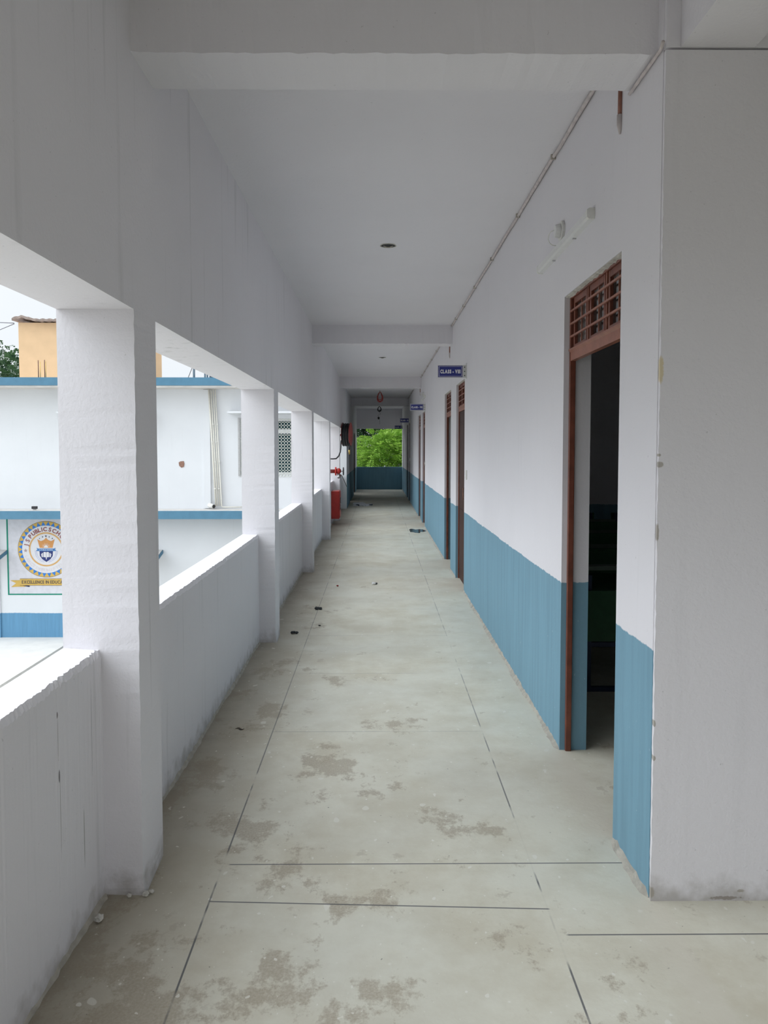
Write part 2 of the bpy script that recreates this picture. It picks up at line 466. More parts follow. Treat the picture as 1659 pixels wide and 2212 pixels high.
struct('wall_outer', cells([7.1, 7.2], [2.54, 5.0, 6.2, 11.5, 12.7, 18.5, 19.7, YE], [0, 1.0, 2.0, CZ], lambda x, y, z: not (1 < z < 2 and any(a < y < a + 1.2 for a in (5.0, 11.5, 18.5)))), M['dado'], 'far side wall of the classrooms, unseen openings added for light', 'wall')  # unseen openings added to brighten the dark classrooms
struct('wall_rear_added', cells([XO, 7.1], [YN - 0.13, YN], [2.05, CZ + 0.19], lambda *a: True), M['white'], 'unseen lintel wall behind the viewer, opening below added for light', 'wall')  # open underneath: unseen gap added to light the foreground
struct('wall_back_added', cells([7.1, 7.2], [YN, 2.54], [2.05, CZ], lambda *a: True), M['white'], 'unseen side lintel wall of the landing, opening below added for light', 'wall')  # second unseen gap, added to light the landing from the side
# left: solid wall of the joining wing, with two doorways
struct('wall_left', cells([-0.94, -0.808], [YF + 0.131, 22.15, 22.95, 25.8, 27.4, YE], [0, 2.1, CZ],
                          lambda x, y, z: z > 2.1 or not (22.15 < y < 22.95 or 25.8 < y < 27.4)), M['dado'],
       'far left corridor wall, white above a blue dado, past the open bays', 'wall')
# lintel wall over the open bays
struct('wall_lintel', cells([XO, XL], [YN, YF], [LZ, CZ], lambda *a: True), M['white'],
       'long white upper wall running over the open bays on the left', 'wall')
# pillars
PY = [-0.87, 2.6, 6.07, 9.56, 13.0, 16.45]
PW = ['beside the viewer', 'nearest, cut by the left of the frame', 'second along the parapet', 'third along the parapet',
      'fourth along the parapet, before the red hose box', 'fifth along the parapet, behind the red valve']
for y, w in zip(PY, PW):
    m = MB()
    n = 90
    vs = []; fs = []
    for i in range(n + 1):
        z = -0.2 + (LZ + 0.2) * i / n
        j = rnd.uniform(-0.0012, 0.0012); k = rnd.uniform(-0.001, 0.001)
        fl_ = 0.012 * max(0, 1 - max(z, 0) / 0.05)
        vs += [(XL + j + fl_, y + k - fl_, z), (XL, y + 0.25, z), (XO, y + 0.25, z), (XO, y, z)]
    for i in range(n):
        for q in range(4):
            a = i * 4 + q; b = i * 4 + (q + 1) % 4
            fs.append((a, b, b + 4, a + 4))
    fs += [(3, 2, 1, 0), tuple(n * 4 + q for q in range(4))]
    m.add(vs, fs)
    struct('pillar', m, M['white'], 'white square pillar, ' + w, 'pillar')
# parapets between the pillars
edges = [YN] + [q for y in PY for q in (y, y + 0.25)] + [YF]
bays = [(edges[i], edges[i + 1]) for i in range(0, len(edges), 2)]
for bi, (a, b) in enumerate(bays):
    if b < 0: n = 8
    else: n = max(8, int((b - a) / (0.011 if b < 3 else 0.02)))
    vs = []; fs = []
    amp = 0.0042 if b < 3 else 0.0025
    for i in range(n + 1):
        y = a + (b - a) * i / n
        jx = rnd.gauss(0, amp * 0.6); jz = rnd.gauss(0, amp)
        w = 0.01 * math.sin(y * 2.1) * (1 if b < 3 else 0.3)
        vs += [(XP, y, -0.02), (XP + jx * 0.3, y, PZ - 0.02 + jz + w * 0.4), (XP - 0.010 + jx, y, PZ + 0.001 + jz * 0.4 + w * 0.4),
               (XO - 0.0, y, PZ + 0.004 + w * 0.3), (XO, y, -0.2)]
    for i in range(n):
        for q in range(5):
            c = i * 5 + q; d = i * 5 + (q + 1) % 5
            fs.append((c, d, d + 5, c + 5))
    fs += [(4, 3, 2, 1, 0), tuple(n * 5 + q for q in range(5))]
    m = MB().add(vs, fs)
    struct('parapet_wall', m, M['near_parapet'] if bi == 1 else M['white'], 'white waist-high parapet wall filling open bay %s' %
           ['beside the viewer', 'nearest the viewer', 'between the first and second pillars', 'between the second and third pillars',
            'between the third and fourth pillars', 'between the fourth and fifth pillars', 'beyond the fifth pillar'][bi], 'parapet')
# ceiling beams across the corridor
for i, (y, w) in enumerate(((2.61, 'nearest the viewer'), (9.62, 'second from the viewer'), (16.45, 'third from the viewer'), (23.35, 'far, by the shaded end'))):
    n = 60; vs = []; fs = []
    x0, x1 = XL, XR
    for q in range(n + 1):
        x = x0 + (x1 - x0) * q / n
        j = rnd.gauss(0, 0.0016); k = rnd.gauss(0, 0.0012)
        vs += [(x, y + k, BZ + j), (x, y + 0.26, BZ + j * 0.5), (x, y + 0.26, CZ), (x, y, CZ)]
    for q in range(n):
        for e in range(4):
            c = q * 4 + e; d = q * 4 + (e + 1) % 4
            fs.append((c, d, d + 4, c + 4))
    fs += [(3, 2, 1, 0), tuple(n * 4 + e for e in range(4))]
    struct('ceiling_beam', MB().add(vs, fs), M['ceil'], 'white concrete beam crossing the corridor ceiling, ' + w, 'beam')
m = cells([0.938, 7.1], [2.541, 2.68], [2.853, CZ], lambda x, y, z: True)
struct('ceiling_beam', cells([0.985, 1.225], [YN, 2.54], [2.853, CZ], lambda *a: True), M['ceil'],
       'white concrete beam running along the landing ceiling at top right', 'beam')
struct('ceiling_beam', m, M['ceil'], 'white concrete beam over the right front wall', 'beam')

# mortar fillets along the wall feet
def fillet(name, x, y0, y1, sgn, w, h, label, mat, step=0.03):
    segs = [(y0, y1)]
    m = MB()
    for a, b in segs:
        n = int((b - a) / step); vs = []; fs = []
        for i in range(n + 1):
            y = a + (b - a) * i / n
            ww = max(0.004, w * (0.55 + 0.5 * rnd.random() + 0.35 * math.sin(y * 5.3))); hh = max(0.003, h * (0.5 + rnd.random() * 0.8))
            if i in (0, n): ww = hh = 0.003
            vs += [(x, y, 0.0), (x + sgn * ww, y, 0.0005), (x + sgn * ww * 0.45, y, hh * 0.6), (x, y, hh)]
        for i in range(n):
            for q in range(4):
                c = i * 4 + q; d = i * 4 + (q + 1) % 4
                fs.append((c, d, d + 4, c + 4))
        fs += [(3, 2, 1, 0), tuple(n * 4 + q for q in range(4))]
        m.add(vs, fs)
    return struct(name, m, mat, label, 'skirting')
gaps = [2.56] + [q for d in DOORS for q in d] + [YE]
for i in range(0, len(gaps), 2):
    fillet('baseboard_right' + ('' if i == 0 else '.%03d' % (i // 2)), XR, gaps[i], gaps[i + 1], -1, 0.022, 0.02,
           'ragged strip of cement mortar along the foot of the blue wall', M['cement'])
for i, (a, b) in enumerate(bays[1:]):
    fillet('baseboard_left' + ('' if i == 0 else '.%03d' % i), XP, a, b, 1, 0.014, 0.016, 'ragged strip of grey mortar along the foot of the parapet', M['cement'])

# ------------------------------------------------------------------ doors on the right wall
DL = ['doorway at right standing open on a dark classroom', 'closed brown door just under the CLASS - VIII sign', 'open doorway just past the CLASS - VIII door',
      'brown door under the CLASS - VII sign', 'brown door just past the CLASS - VII sign', 'dim far door under the CLASS - VI sign', 'dim far door just past the CLASS - VI sign']
for di, (y0, y1) in enumerate(DOORS):
    is_open = di in (0, 2)
    d = thing('door_%d' % (di + 1), (1.0, (y0 + y1) / 2, 0), DL[di], 'door', kind='structure')
    fx0, fx1 = 0.962, 0.992
    J = 0.02
    m = MB()
    m.box((fx0, y0, 0), (fx1, y0 + J, DT)); m.box((fx0, y1 - J, 0), (fx1, y1, DT))
    m.box((fx0, y0 + J, DT - 0.012), (fx1, y1 - J, DT))
    m.build('door_frame', M['brown'], d, bevel=0.004)
    m = MB()
    a, b = y0 + J, y1 - J
    sec = [(fx0 - 0.008, 2.047), (fx0 - 0.008, 2.040), (fx0 + 0.003, 2.031), (fx0 + 0.003, 1.990), (fx1, 1.990), (fx1, 2.047)]
    m.prism(sec, lambda u, v, t: (u, a + t, v), b - a)
    m.build('transom', M['bar'], d)
    # ventilator: three glazed lights, thin uprights between them, three rods in front
    vent = MB(); W = b - a
    zb, zt = 2.047, DT - 0.012
    for q in range(3):
        c0 = a + W * q / 3 + 0.045; c1 = a + W * (q + 1) / 3 - 0.045
        vent.box((fx0 + 0.010, c0 - 0.02, zb), (fx1 - 0.002, c0, zt)); vent.box((fx0 + 0.010, c1, zb), (fx1 - 0.002, c1 + 0.02, zt))
        vent.box((fx0 + 0.010, c0, zb), (fx1 - 0.002, c1, zb + 0.02)); vent.box((fx0 + 0.010, c0, zt - 0.03), (fx1 - 0.002, c1, zt))
    v = vent.build('ventilator', M['brown'], d, bevel=0.002)
    up = MB()
    for q in range(1, 3):
        yc = a + W * q / 3
        up.box((fx0 + 0.008, yc - 0.006, zb), (fx0 + 0.02, yc + 0.006, zt))
    for q in range(3):
        yc = a + W * (q + 0.5) / 3
        up.box((fx0 + 0.016, yc - 0.005, zb + 0.02), (fx0 + 0.022, yc + 0.003, zt - 0.03))
    up.build('upright_bar', M['bar'], v)
    for q in range(3):
        z = zb + (zt - zb) * (q + 1) / 4
        MB().box((fx0 - 0.001, a - 0.01, z - 0.0045), (fx0 + 0.008, b + 0.01, z + 0.0045)).build('rod', M['bar'], v)
    for q in range(3):
        c0 = a + W * q / 3 + 0.045; c1 = a + W * (q + 1) / 3 - 0.045
        MB().box((fx0 + 0.0235, c0, zb + 0.02), (fx0 + 0.026, c1, zt - 0.03)).build('glass_pane', M['clear'], v)
    # ragged plaster over the head
    m = MB(); n = 40; vs = []; fs = []
    for i in range(n + 1):
        y = y0 + (y1 - y0) * i / n
        h = 0.002 + 0.009 * rnd.random()
        vs += [(0.940, y, DT), (0.966, y, DT), (0.964, y, DT - h), (0.948, y, DT - h * 0.5)]
    for i in range(n):
        for q in range(4):
            c = i * 4 + q; e = i * 4 + (q + 1) % 4
            fs.append((c, e, e + 4, c + 4))
    fs += [(3, 2, 1, 0), tuple(n * 4 + q for q in range(4))]
    m.add(vs, fs); m.build('plaster_edge', M['grit'], d)
    # leaf
    th = 0.034
    if is_open:
        # swung back into the room against the near jamb side
        lf = MB(); L = b - a
        lf.box((XW + 0.012, a - 0.046, 0.012), (XW + 0.012 + L, a - 0.046 + th, 1.985))
        o = lf.build('door_leaf', M['leafwood'], d, bevel=0.003)
        MB().tube([(XW + L - 0.05, a - 0.012, 1.0), (XW + L - 0.05, a + 0.03, 1.0), (XW + L - 0.05, a + 0.03, 1.12), (XW + L - 0.05, a - 0.012, 1.12)], 0.006, 8).build('door_handle', M['steel'], o, True)
    else:
        lf = MB()
        lf.box((fx0 + 0.012, a, 0.012), (fx0 + 0.012 + th, b, 1.988))
        for zc0, zc1 in ((0.15, 0.85), (1.05, 1.85)):
            lf.box((fx0 + 0.006, a + 0.12, zc0), (fx0 + 0.0125, b - 0.12, zc1))
        o = lf.build('door_leaf', M['leafwood'], d, bevel=0.003)
        MB().tube([(fx0 + 0.012, a + 0.06, 1.0), (fx0 - 0.03, a + 0.06, 1.0), (fx0 - 0.03, a + 0.06, 1.12), (fx0 + 0.012, a + 0.06, 1.12)], 0.006, 8).build('door_handle', M['rust'], o, True)
# left wing doorways
for i, (y0, y1, lab) in enumerate(((22.15, 22.95, 'dark narrow doorway in the far left blue wall'), (25.8, 27.4, 'wide doorway at the far left before the end wall'))):
    d = thing('door_%d' % (i + 8), (-0.87, (y0 + y1) / 2, 0), lab, 'door', kind='structure')
    m = MB()
    m.box((-0.92, y0, 0), (-0.83, y0 + 0.06, 2.1)); m.box((-0.92, y1 - 0.06, 0), (-0.83, y1, 2.1)); m.box((-0.92, y0 + 0.06, 2.04), (-0.83, y1 - 0.06, 2.1))
    m.build('door_frame', M['leafwood'], d, bevel=0.004)

# ------------------------------------------------------------------ signs
def sign(y, num, label):
    s = thing('class_sign', (XR, y, 2.37), label, 'sign', 'class signs hung over the corridor')
    x0, x1, z0, z1 = 0.632, 0.896, 2.302, 2.434
    MB().box((x0, y, z0), (x1, y + 0.006, z1)).build('acrylic_board', M['signedge'], s, bevel=0.001)
    MB().box((x0 + 0.006, y - 0.0015, z0 + 0.006), (x1 - 0.002, y + 0.001, z1 - 0.006)).build('blue_panel', M['navy'], s)
    m = MB(); a = 0.0135; t = 0.0028
    u0, u1, w0, w1 = x0 + a, x1 - a + 0.004, z0 + a, z1 - a
    for q in (((u0, w0), (u1, w0 + t)), ((u0, w1 - t), (u1, w1)), ((u0, w0 + t), (u0 + t, w1 - t)), ((u1 - t, w0 + t), (u1, w1 - t))):
        m.box((q[0][0], y - 0.0028, q[0][1]), (q[1][0], y - 0.001, q[1][1]))
    m.build('border_line', M['signwhite'], s)
    gl, w = glyphs('CLASS - ' + num, 0.051, 0.0030)
    mx = 0.213
    sc = min(1.0, mx / w)
    xo = (u0 + u1) / 2 - w * sc / 2; zo = (z0 + z1) / 2 - 0.019
    m = MB()
    for g in gl:
        if g: m.add([(xo + (g[2] + p[0]) * sc, y - 0.0030, zo + p[1]) for p in g[0]], g[1])
    m.build('lettering', M['signwhite'], s)
    MB().box((x1, y - 0.001, z0 + 0.001), (XR - 0.003, y + 0.007, z1)).build('bracket_arm', M['signedge'], s)
    MB().box((XR - 0.0035, y - 0.022, z0 - 0.012), (XR, y + 0.026, z1 + 0.022)).build('wall_plate', M['signedge'], s, bevel=0.001)
    for q in range(3):
        z = z0 + (z1 - z0) * (0.17 + 0.33 * q)
        MB().cyl((0.916, y - 0.0025, z), (0.916, y - 0.0005, z), 0.006, 10).build('bolt', M['dark'], s)
sign(8.1, 'VIII', 'nearest blue hanging sign reading CLASS - VIII over a brown door')
sign(15.0, 'VII', 'second blue hanging sign along, reading CLASS - VII')
sign(21.9, 'VI', 'third blue hanging sign along, in shade, reading CLASS - VI')
sign(28.7, 'V', 'farthest dim blue hanging sign before the end wall, reading CLASS - V')

# ------------------------------------------------------------------ lamps, conduit, switches
def tube_light(y0, y1, z, label):
    s = thing('tube_light', (XR, (y0 + y1) / 2, z), label, 'lamp', 'tube lights on the right wall')
    sec = [(XR, z - 0.022), (XR, z + 0.022), (XR - 0.024, z + 0.021), (XR - 0.033, z + 0.014), (XR - 0.033, z - 0.014), (XR - 0.024, z - 0.021)]
    MB().prism(sec, lambda u, v, t: (u, y0 + 0.02 + t, v), y1 - y0 - 0.04).build('diffuser', M['lamp'], s)
    MB().box((XR - 0.012, y0 + 0.02, z + 0.0222), (XR, y1 - 0.02, z + 0.029)).build('housing', M['pvc'], s)
    for a in (y0, y1 - 0.02):
        MB().prism([(u * 1.0 - 0.001 if u < XR else u, v * 1.0 + (0.002 if v > z else -0.002)) for u, v in sec], lambda u, v, t: (u, a + t, v), 0.02).build('end_cap', M['pvc'], s)
    for f in (0.3, 0.7):
        y = y0 + (y1 - y0) * f
        MB().box((XR - 0.016, y - 0.006, z - 0.027), (XR, y + 0.006, z - 0.020)).build('clip', M['steel'], s)
    jy = y0 + (y1 - y0) * 0.55
    j = thing('junction_box', (XR, jy, z + 0.075), 'round white junction box above the ' + ('nearest' if y0 < 5 else 'far') + ' tube light', 'junction box', 'junction boxes above the tube lights')
    MB().cyl((XR, jy, z + 0.085), (XR - 0.014, jy, z + 0.085), 0.05, 24).build('base_plate', M['pvc'], j, bevel=0.002)
    MB().cyl((XR - 0.014, jy + 0.006, z + 0.087), (XR - 0.04, jy + 0.006, z + 0.087), 0.036, 24, 0.03).build('lamp_holder', M['lamp'], j, bevel=0.003)
    MB().tube([(XR - 0.04, jy + 0.02, z + 0.095), (XR - 0.05, jy + 0.05, z + 0.096), (XR - 0.055, jy + 0.075, z + 0.085), (XR - 0.054, jy + 0.088, z + 0.066), (XR - 0.048, jy + 0.084, z + 0.048), (XR - 0.038, jy + 0.07, z + 0.034), (XR - 0.02, jy + 0.06, z + 0.028)], 0.0025, 6).build('wire', M['pvc'], j, True)
tube_light(3.337, 4.386, 2.565, 'white tube light fixed high above the nearest open doorway')
tube_light(14.95, 16.05, 2.575, 'white tube light far along the wall above the CLASS - VII door')

def conduit(pts, r, mat, label, clips, group='conduits along the right ceiling edge'):
    s = thing('conduit_pipe', pts[0], label, 'pipe', group)
    MB().tube(pts, r, 10).build('pipe', mat, s, True)
    for c in clips:
        MB().box((c[0] - 0.014, c[1] - 0.006, c[2] - 0.014), (c[0] + 0.012, c[1] + 0.006, c[2] + 0.012)).build('clip', M['cement'], s)
def wob(y0, y1, x, z, n=26):
    return [(x + rnd.uniform(-0.002, 0.002), y0 + (y1 - y0) * i / n, z + rnd.uniform(-0.0025, 0.0025)) for i in range(n + 1)]
for a, b, lab in ((2.875, 9.62, 'pinkish conduit along the ceiling edge of the nearest bay'), (9.885, 16.45, 'pinkish conduit along the ceiling edge of the second bay'),
                  (16.715, 23.35, 'pinkish conduit along the ceiling edge of the third bay')):
    conduit(wob(a, b, 0.924, 3.083), 0.009, M['condp'], lab, [(0.924, a + (b - a) * f, 3.084) for f in (0.06, 0.18, 0.33, 0.5, 0.66, 0.8, 0.92)])
conduit(wob(2.52, 2.52, 0.92, 2.86, 1)[:1] + [(0.925, 2.56, 2.853), (0.925, 2.75, 2.852), (0.926, 2.87, 2.853)], 0.006, M['condp'], 'short pale conduit under the nearest beam by the right wall', [])
for y, zb_, lab in ((2.99, 2.76, 'short brown conduit dropping down the wall from the nearest beam'), (9.93, 2.72, 'short brown conduit dropping down the wall by the second beam'),
                    (16.8, 2.72, 'short brown conduit dropping down the wall by the third beam')):
    s = thing('conduit_drop', (0.93, y, zb_), lab, 'pipe', 'conduit drops on the right wall')
    MB().tube([(0.930, y, 3.066), (0.930, y + 0.002, 2.9), (0.930, y + 0.004, zb_ + 0.07)], 0.0085, 8).build('pipe', M['condr'], s, True)
    MB().tube([(0.929, y + 0.004, zb_ + 0.072), (0.930, y + 0.004, zb_ + 0.03), (0.931, y + 0.004, zb_)], 0.01, 8, rs=[0.0105, 0.011, 0.004]).build('sleeve', M['condp'], s, True)

def switch(y, z, lab):
    s = thing('switch_board', (XR, y, z), lab, 'switch', 'white switch plates by the doors')
    MB().box((XR - 0.012, y - 0.04, z - 0.05), (XR, y + 0.04, z + 0.05)).build('face_plate', M['pvc'], s, bevel=0.004)
    for q in (-0.018, 0.018):
        MB().box((XR - 0.017, y + q - 0.012, z - 0.02), (XR - 0.012, y + q + 0.012, z + 0.02)).build('rocker', M['signwhite'], s, bevel=0.002)
switch(8.03, 1.277, 'white switch plate on the wall just before the CLASS - VIII door')
switch(15.0, 1.27, 'small white switch plate on the wall just before the CLASS - VII door')
switch(21.95, 1.25, 'tiny white switch plate far along by the CLASS - VI door')

# fan boxes in the ceiling
for y, lab in ((5.886, 'nearest round dark fan hole in the corridor ceiling'), (12.985, 'second round dark fan hole in the ceiling, past the beam')):
    s = thing('ceiling_fan_box', (0.08, y, CZ), lab, 'fan box', 'open fan hook boxes in the ceiling')
    m = MB(); m.cyl((0.08, y, CZ - 0.0015), (0.08, y, CZ - 0.0005), 0.057, 28); m.build('recess', M['dark'], s)
    pts = [(0.08 + 0.059 * math.cos(t) * (1 + 0.05 * math.sin(5 * t)), y + 0.059 * math.sin(t), CZ - 0.002) for t in [2 * math.pi * i / 28 for i in range(28)]]
    MB().tube(pts, 0.0035, 6, True).build('rim', M['grit'], s, True)
    MB().tube([(0.045, y, CZ - 0.003), (0.07, y + 0.01, CZ - 0.012), (0.09, y + 0.01, CZ - 0.012), (0.115, y, CZ - 0.003)], 0.005, 8).build('hook_rod', M['cement'], s, True)

def coil(y, z0, z1, mat, lab, bulb):
    s = thing('wire_coil', (0.06, y, CZ), lab, 'wire coil', 'wire coils hanging from the ceiling')
    MB().tube([(0.06, y, CZ), (0.06, y, z0 + 0.005)], 0.006, 6).build('hook', M['dark'], s)
    m = MB(); r2 = random.Random(3 if bulb else 5)
    cz = (z0 + z1) / 2; hh = (z0 - z1) / 2
    for k in range(15 if not bulb else 6):
        sx = 0.09 * r2.uniform(0.65, 1.1) if not bulb else 0.075 * r2.uniform(0.8, 1.1); hz = hh * r2.uniform(0.75, 1.05)
        pts = [(0.06 + sx * math.sin(t) * (0.75 - 0.35 * math.cos(t)) + r2.uniform(-0.006, 0.006), y + 0.04 * math.sin(t + k), z0 - hz * (1 - math.cos(t))) for t in [2 * math.pi * i / 22 for i in range(22)]]
        m.tube(pts, 0.008 if bulb else 0.0045, 6, True)
    m.build('loops', mat, s, True)
    if bulb:
        MB().tube([(0.05, y, z1), (0.10, y, z1 - 0.09), (0.0, y, z1 - 0.14), (0.05, y, z1 - 0.2)], 0.005, 6).build('tail', mat, s, True)
        MB().tube([(0.03, y, z1 - 0.19), (0.03, y, z1 - 0.21), (0.03, y, z1 - 0.25), (0.03, y, z1 - 0.28)], 0.03, 12, rs=[0.015, 0.033, 0.033, 0.012]).build('bulb_holder', M['black'], s, True)
        MB().tube([(0.07, y, z1 - 0.2), (0.08, y, z1 - 0.45)], 0.004, 6).build('loose_end', mat, s, True)
coil(20.3, 3.06, 2.80, M['redwire'], 'coil of red wire hanging from the far ceiling', False)
coil(27.2, 3.06, 2.88, M['black'], 'coil of black wire with a bulb holder hanging near the end wall', True)

# ------------------------------------------------------------------ fire-fighting gear at the fifth pillar
s = reel = thing('hose_reel', (-0.69, 17.2, 1.885), 'black rubber hose wound on a red reel high on the left', 'hose reel')
cy, cz = 17.2, 1.882
for x in (-0.782, -0.605):
    m = MB()
    m.cyl((x - 0.006, cy, cz), (x + 0.006, cy, cz), 0.262, 40)
    m.build('flange', M['dred'] if x < -0.7 else M['red'], s, bevel=0.003)
m = MB()
for k in range(7):
    x = -0.768 + k * 0.0255
    for rr in (0.235 - 0.01 * (k % 2),):
        pts = [(x + 0.002 * math.sin(3 * t), cy + rr * math.cos(t), cz + rr * math.sin(t) - 0.012 * (1 - math.sin(t))) for t in [2 * math.pi * i / 40 for i in range(40)]]
        m.tube(pts, 0.0145, 8, True)
m.cyl((-0.776, cy, cz), (-0.61, cy, cz), 0.222, 32)
m.build('hose_coil', M['black'], s, True)
MB().box((-0.822, 16.52, 1.72), (-0.80, 16.62, 1.93)).build('bracket_plate', M['red'], s, bevel=0.003)
MB().tube([(-0.80, 16.57, 1.84), (-0.785, 16.75, 1.87), (-0.80, 17.0, 1.88), (-0.80, 17.2, 1.882), (-0.60, 17.2, 1.882)], 0.018, 10).build('swing_arm', M['red'], s, True)
m = MB().tube([(-0.612, 17.03, 1.69), (-0.606, 16.99, 1.62), (-0.605, 16.98, 1.55)], 0.012, 8)
nz = m.build('hose_end', M['black'], s, True)
MB().tube([(-0.605, 16.98, 1.55), (-0.605, 16.98, 1.50), (-0.605, 16.98, 1.44)], 0.016, 10, rs=[0.018, 0.02, 0.010]).build('nozzle', M['brass'], s, True)
reel.rotation_euler = (R(4), 0, R(-7))
s = thing('supply_hose', (-0.985, 15.9, 1.348), 'thin black supply hose curving up to the hose reel', 'hose')
pts = [(-0.995, 15.95, 1.346), (-0.93, 15.95, 1.345), (-0.87, 15.97, 1.35), (-0.82, 16.02, 1.40), (-0.79, 16.12, 1.49), (-0.785, 16.25, 1.58), (-0.788, 16.42, 1.68), (-0.79, 16.545, 1.73)]
sm = []
for i in range(len(pts) - 1):
    for q in range(4):
        t = q / 4; sm.append(tuple(pts[i][c] * (1 - t) + pts[i + 1][c] * t for c in range(3)))
MB().tube(sm + [pts[-1]], 0.014, 10).build('rubber_hose', M['black'], s, True)
MB().cyl((-1.03, 15.95, 1.346), (-0.975, 15.95, 1.346), 0.016, 10).build('coupling', M['steel'], s, True)
s = thing('riser_pipe', (-1.16, 15.9, 0), 'dull red riser pipe standing outside the parapet behind the fourth pillar', 'pipe')
MB().cyl((-1.16, 15.9, -3.6), (-1.16, 15.9, 2.9), 0.045, 16).build('pipe', M['dred'], s, True)
s = thing('hydrant_valve', (-0.8, 15.9, 1.088), 'bright red fire hydrant valve with black handwheel over the parapet', 'valve')
MB().cyl((-1.12, 15.9, 1.088), (-0.88, 15.9, 1.088), 0.04, 18).build('pipe', M['dred'], s, True)
MB().cyl((-0.888, 15.9, 1.088), (-0.858, 15.9, 1.088), 0.088, 24).build('flange', M['red'], s, bevel=0.003)
MB().tube([(-0.858, 15.9, 1.09), (-0.845, 15.9, 1.09), (-0.81, 15.9, 1.092), (-0.785, 15.9, 1.09), (-0.765, 15.9, 1.088)], 0.05, 18, rs=[0.045, 0.056, 0.064, 0.05, 0.028]).build('valve_body', M['red'], s, True)
MB().cyl((-0.79, 15.9, 1.088), (-0.70, 15.9, 1.088), 0.012, 10).build('spindle', M['steel'], s, True)
hw = MB().tube([(-0.715, 15.9 + 0.075 * math.cos(t), 1.088 + 0.075 * math.sin(t)) for t in [2 * math.pi * i / 24 for i in range(24)]], 0.011, 8, True)
for q in range(3):
    t = q * math.pi / 3
    hw.tube([(-0.715, 15.9 - 0.075 * math.cos(t), 1.088 - 0.075 * math.sin(t)), (-0.715, 15.9 + 0.075 * math.cos(t), 1.088 + 0.075 * math.sin(t))], 0.007, 6)
hw.build('handwheel', M['black'], s, True)
MB().tube([(-0.815, 15.9, 1.045), (-0.812, 15.88, 0.99), (-0.805, 15.86, 0.955)], 0.03, 14, rs=[0.032, 0.028, 0.033]).build('outlet', M['steel'], s, True)
MB().tube([(-0.795, 15.86, 0.965), (-0.77, 15.88, 0.985), (-0.79, 15.9, 1.03)], 0.008, 8).build('lug', M['dred'], s, True)
s = MB().tube([(-0.79, 15.9, 1.02), (-0.785, 16.6, 0.98), (-0.79, 18.0, 0.80), (-0.80, 19.2, 0.65), (-0.803, 19.78, 0.58)], 0.008, 6).build('hanging_chain', M['black'], None, True)
tag(s, 'thin dark chain hanging from the red valve towards the blue corner', 'chain')
s = thing('hose_box', (-0.87, 15.75, 0.12), 'red metal hose cabinet fixed low on the parapet wall', 'box')
x0, x1, y0, y1, z0, z1 = XP, -0.786, 15.55, 16.05, 0.125, 0.69
MB().box((x0, y0, z0), (x1, y1, z1)).build('cabinet_body', M['red'], s, bevel=0.006)
MB().box((x1, y0 + 0.02, z0 + 0.02), (x1 + 0.012, y1 - 0.02, z1 - 0.02)).build('cabinet_door', M['red'], s, bevel=0.003)
MB().box((x1 + 0.012, y0 + 0.08, z0 + 0.17), (x1 + 0.015, y1 - 0.08, z1 - 0.14)).build('glass_panel', M['black'], s)
MB().tube([(x1 + 0.012, y0 + 0.05, 0.36), (x1 + 0.03, y0 + 0.05, 0.36), (x1 + 0.03, y0 + 0.05, 0.44), (x1 + 0.012, y0 + 0.05, 0.44)], 0.006, 8).build('door_handle', M['steel'], s, True)

# ------------------------------------------------------------------ puddles and litter on the floor
def blot(name, cx, cy, rx, ry, mat, lab, cat, seed, z=0.002):
    r3 = random.Random(seed); n = 40
    ph = [r3.uniform(0, 6.28) for _ in range(5)]
    pts = []
    for i in range(n):
        t = 2 * math.pi * i / n
        k = 1 + 0.18 * math.sin(2 * t + ph[0]) + 0.16 * math.sin(3 * t + ph[1]) + 0.12 * math.sin(5 * t + ph[2]) + 0.07 * math.sin(9 * t + ph[3])
        pts.append((cx + rx * k * math.cos(t), cy + ry * k * math.sin(t)))
    return tag(MB().prism(pts, lambda u, v, t: (u, v, 0.0003 + t), z).build(name, mat), lab, cat)
blot('puddle', 0.745, 14.42, 0.135, 0.36, M['water'], 'small dark puddle against the foot of the blue wall', 'puddle', 4)
blot('painted_puddle', -0.45, 21.4, 0.26, 0.75, M['glint_puddle'], 'puddle on the far floor beside the left blue wall, reflections painted in', 'glint_puddle', 9)
def crumple(name, x, y, r, mats, lab, cat, seed, flat=0.6):
    r3 = random.Random(seed)
    o = thing(name, (x, y, 0), lab, cat)
    for k, (mt, dx, dy, rr, pn) in enumerate(mats):
        bm = bmesh.new(); bmesh.ops.create_icosphere(bm, subdivisions=2, radius=r * rr)
        for v in bm.verts:
            v.co *= r3.uniform(0.6, 1.15); v.co.z *= flat
        zmin = min(v.co.z for v in bm.verts)
        for v in bm.verts: v.co += Vector((x + dx, y + dy, -zmin + 0.0005))
        me = bpy.data.meshes.new(pn); bm.to_mesh(me); bm.free(); me.materials.append(mt)
        ob = bpy.data.objects.new(pn, me); COL.objects.link(ob); ob.parent = o; ob.matrix_parent_inverse = o.matrix_world.inverted()
crumple('paper_scrap', -0.043, 8.673, 0.026, [(M['scrap'], -0.008, 0, 1, 'crumpled_paper'), (M['litter'], 0.024, 0.02, 0.7, 'torn_wrapper')], 'crumpled white paper scrap lying mid corridor', 'litter', 1)
crumple('red_wrapper', -0.455, 8.559, 0.014, [(M['redlit'], 0, 0, 1, 'foil')], 'tiny red wrapper bit left of the white paper scrap', 'litter', 2)
crumple('dark_scrap', -0.577, 7.316, 0.026, [(M['litter'], -0.01, 0, 1, 'crumpled_foil'), (M['litter'], 0.022, 0.004, 0.75, 'torn_flap')], 'dark crumpled scrap on the left scored floor line', 'litter', 3)
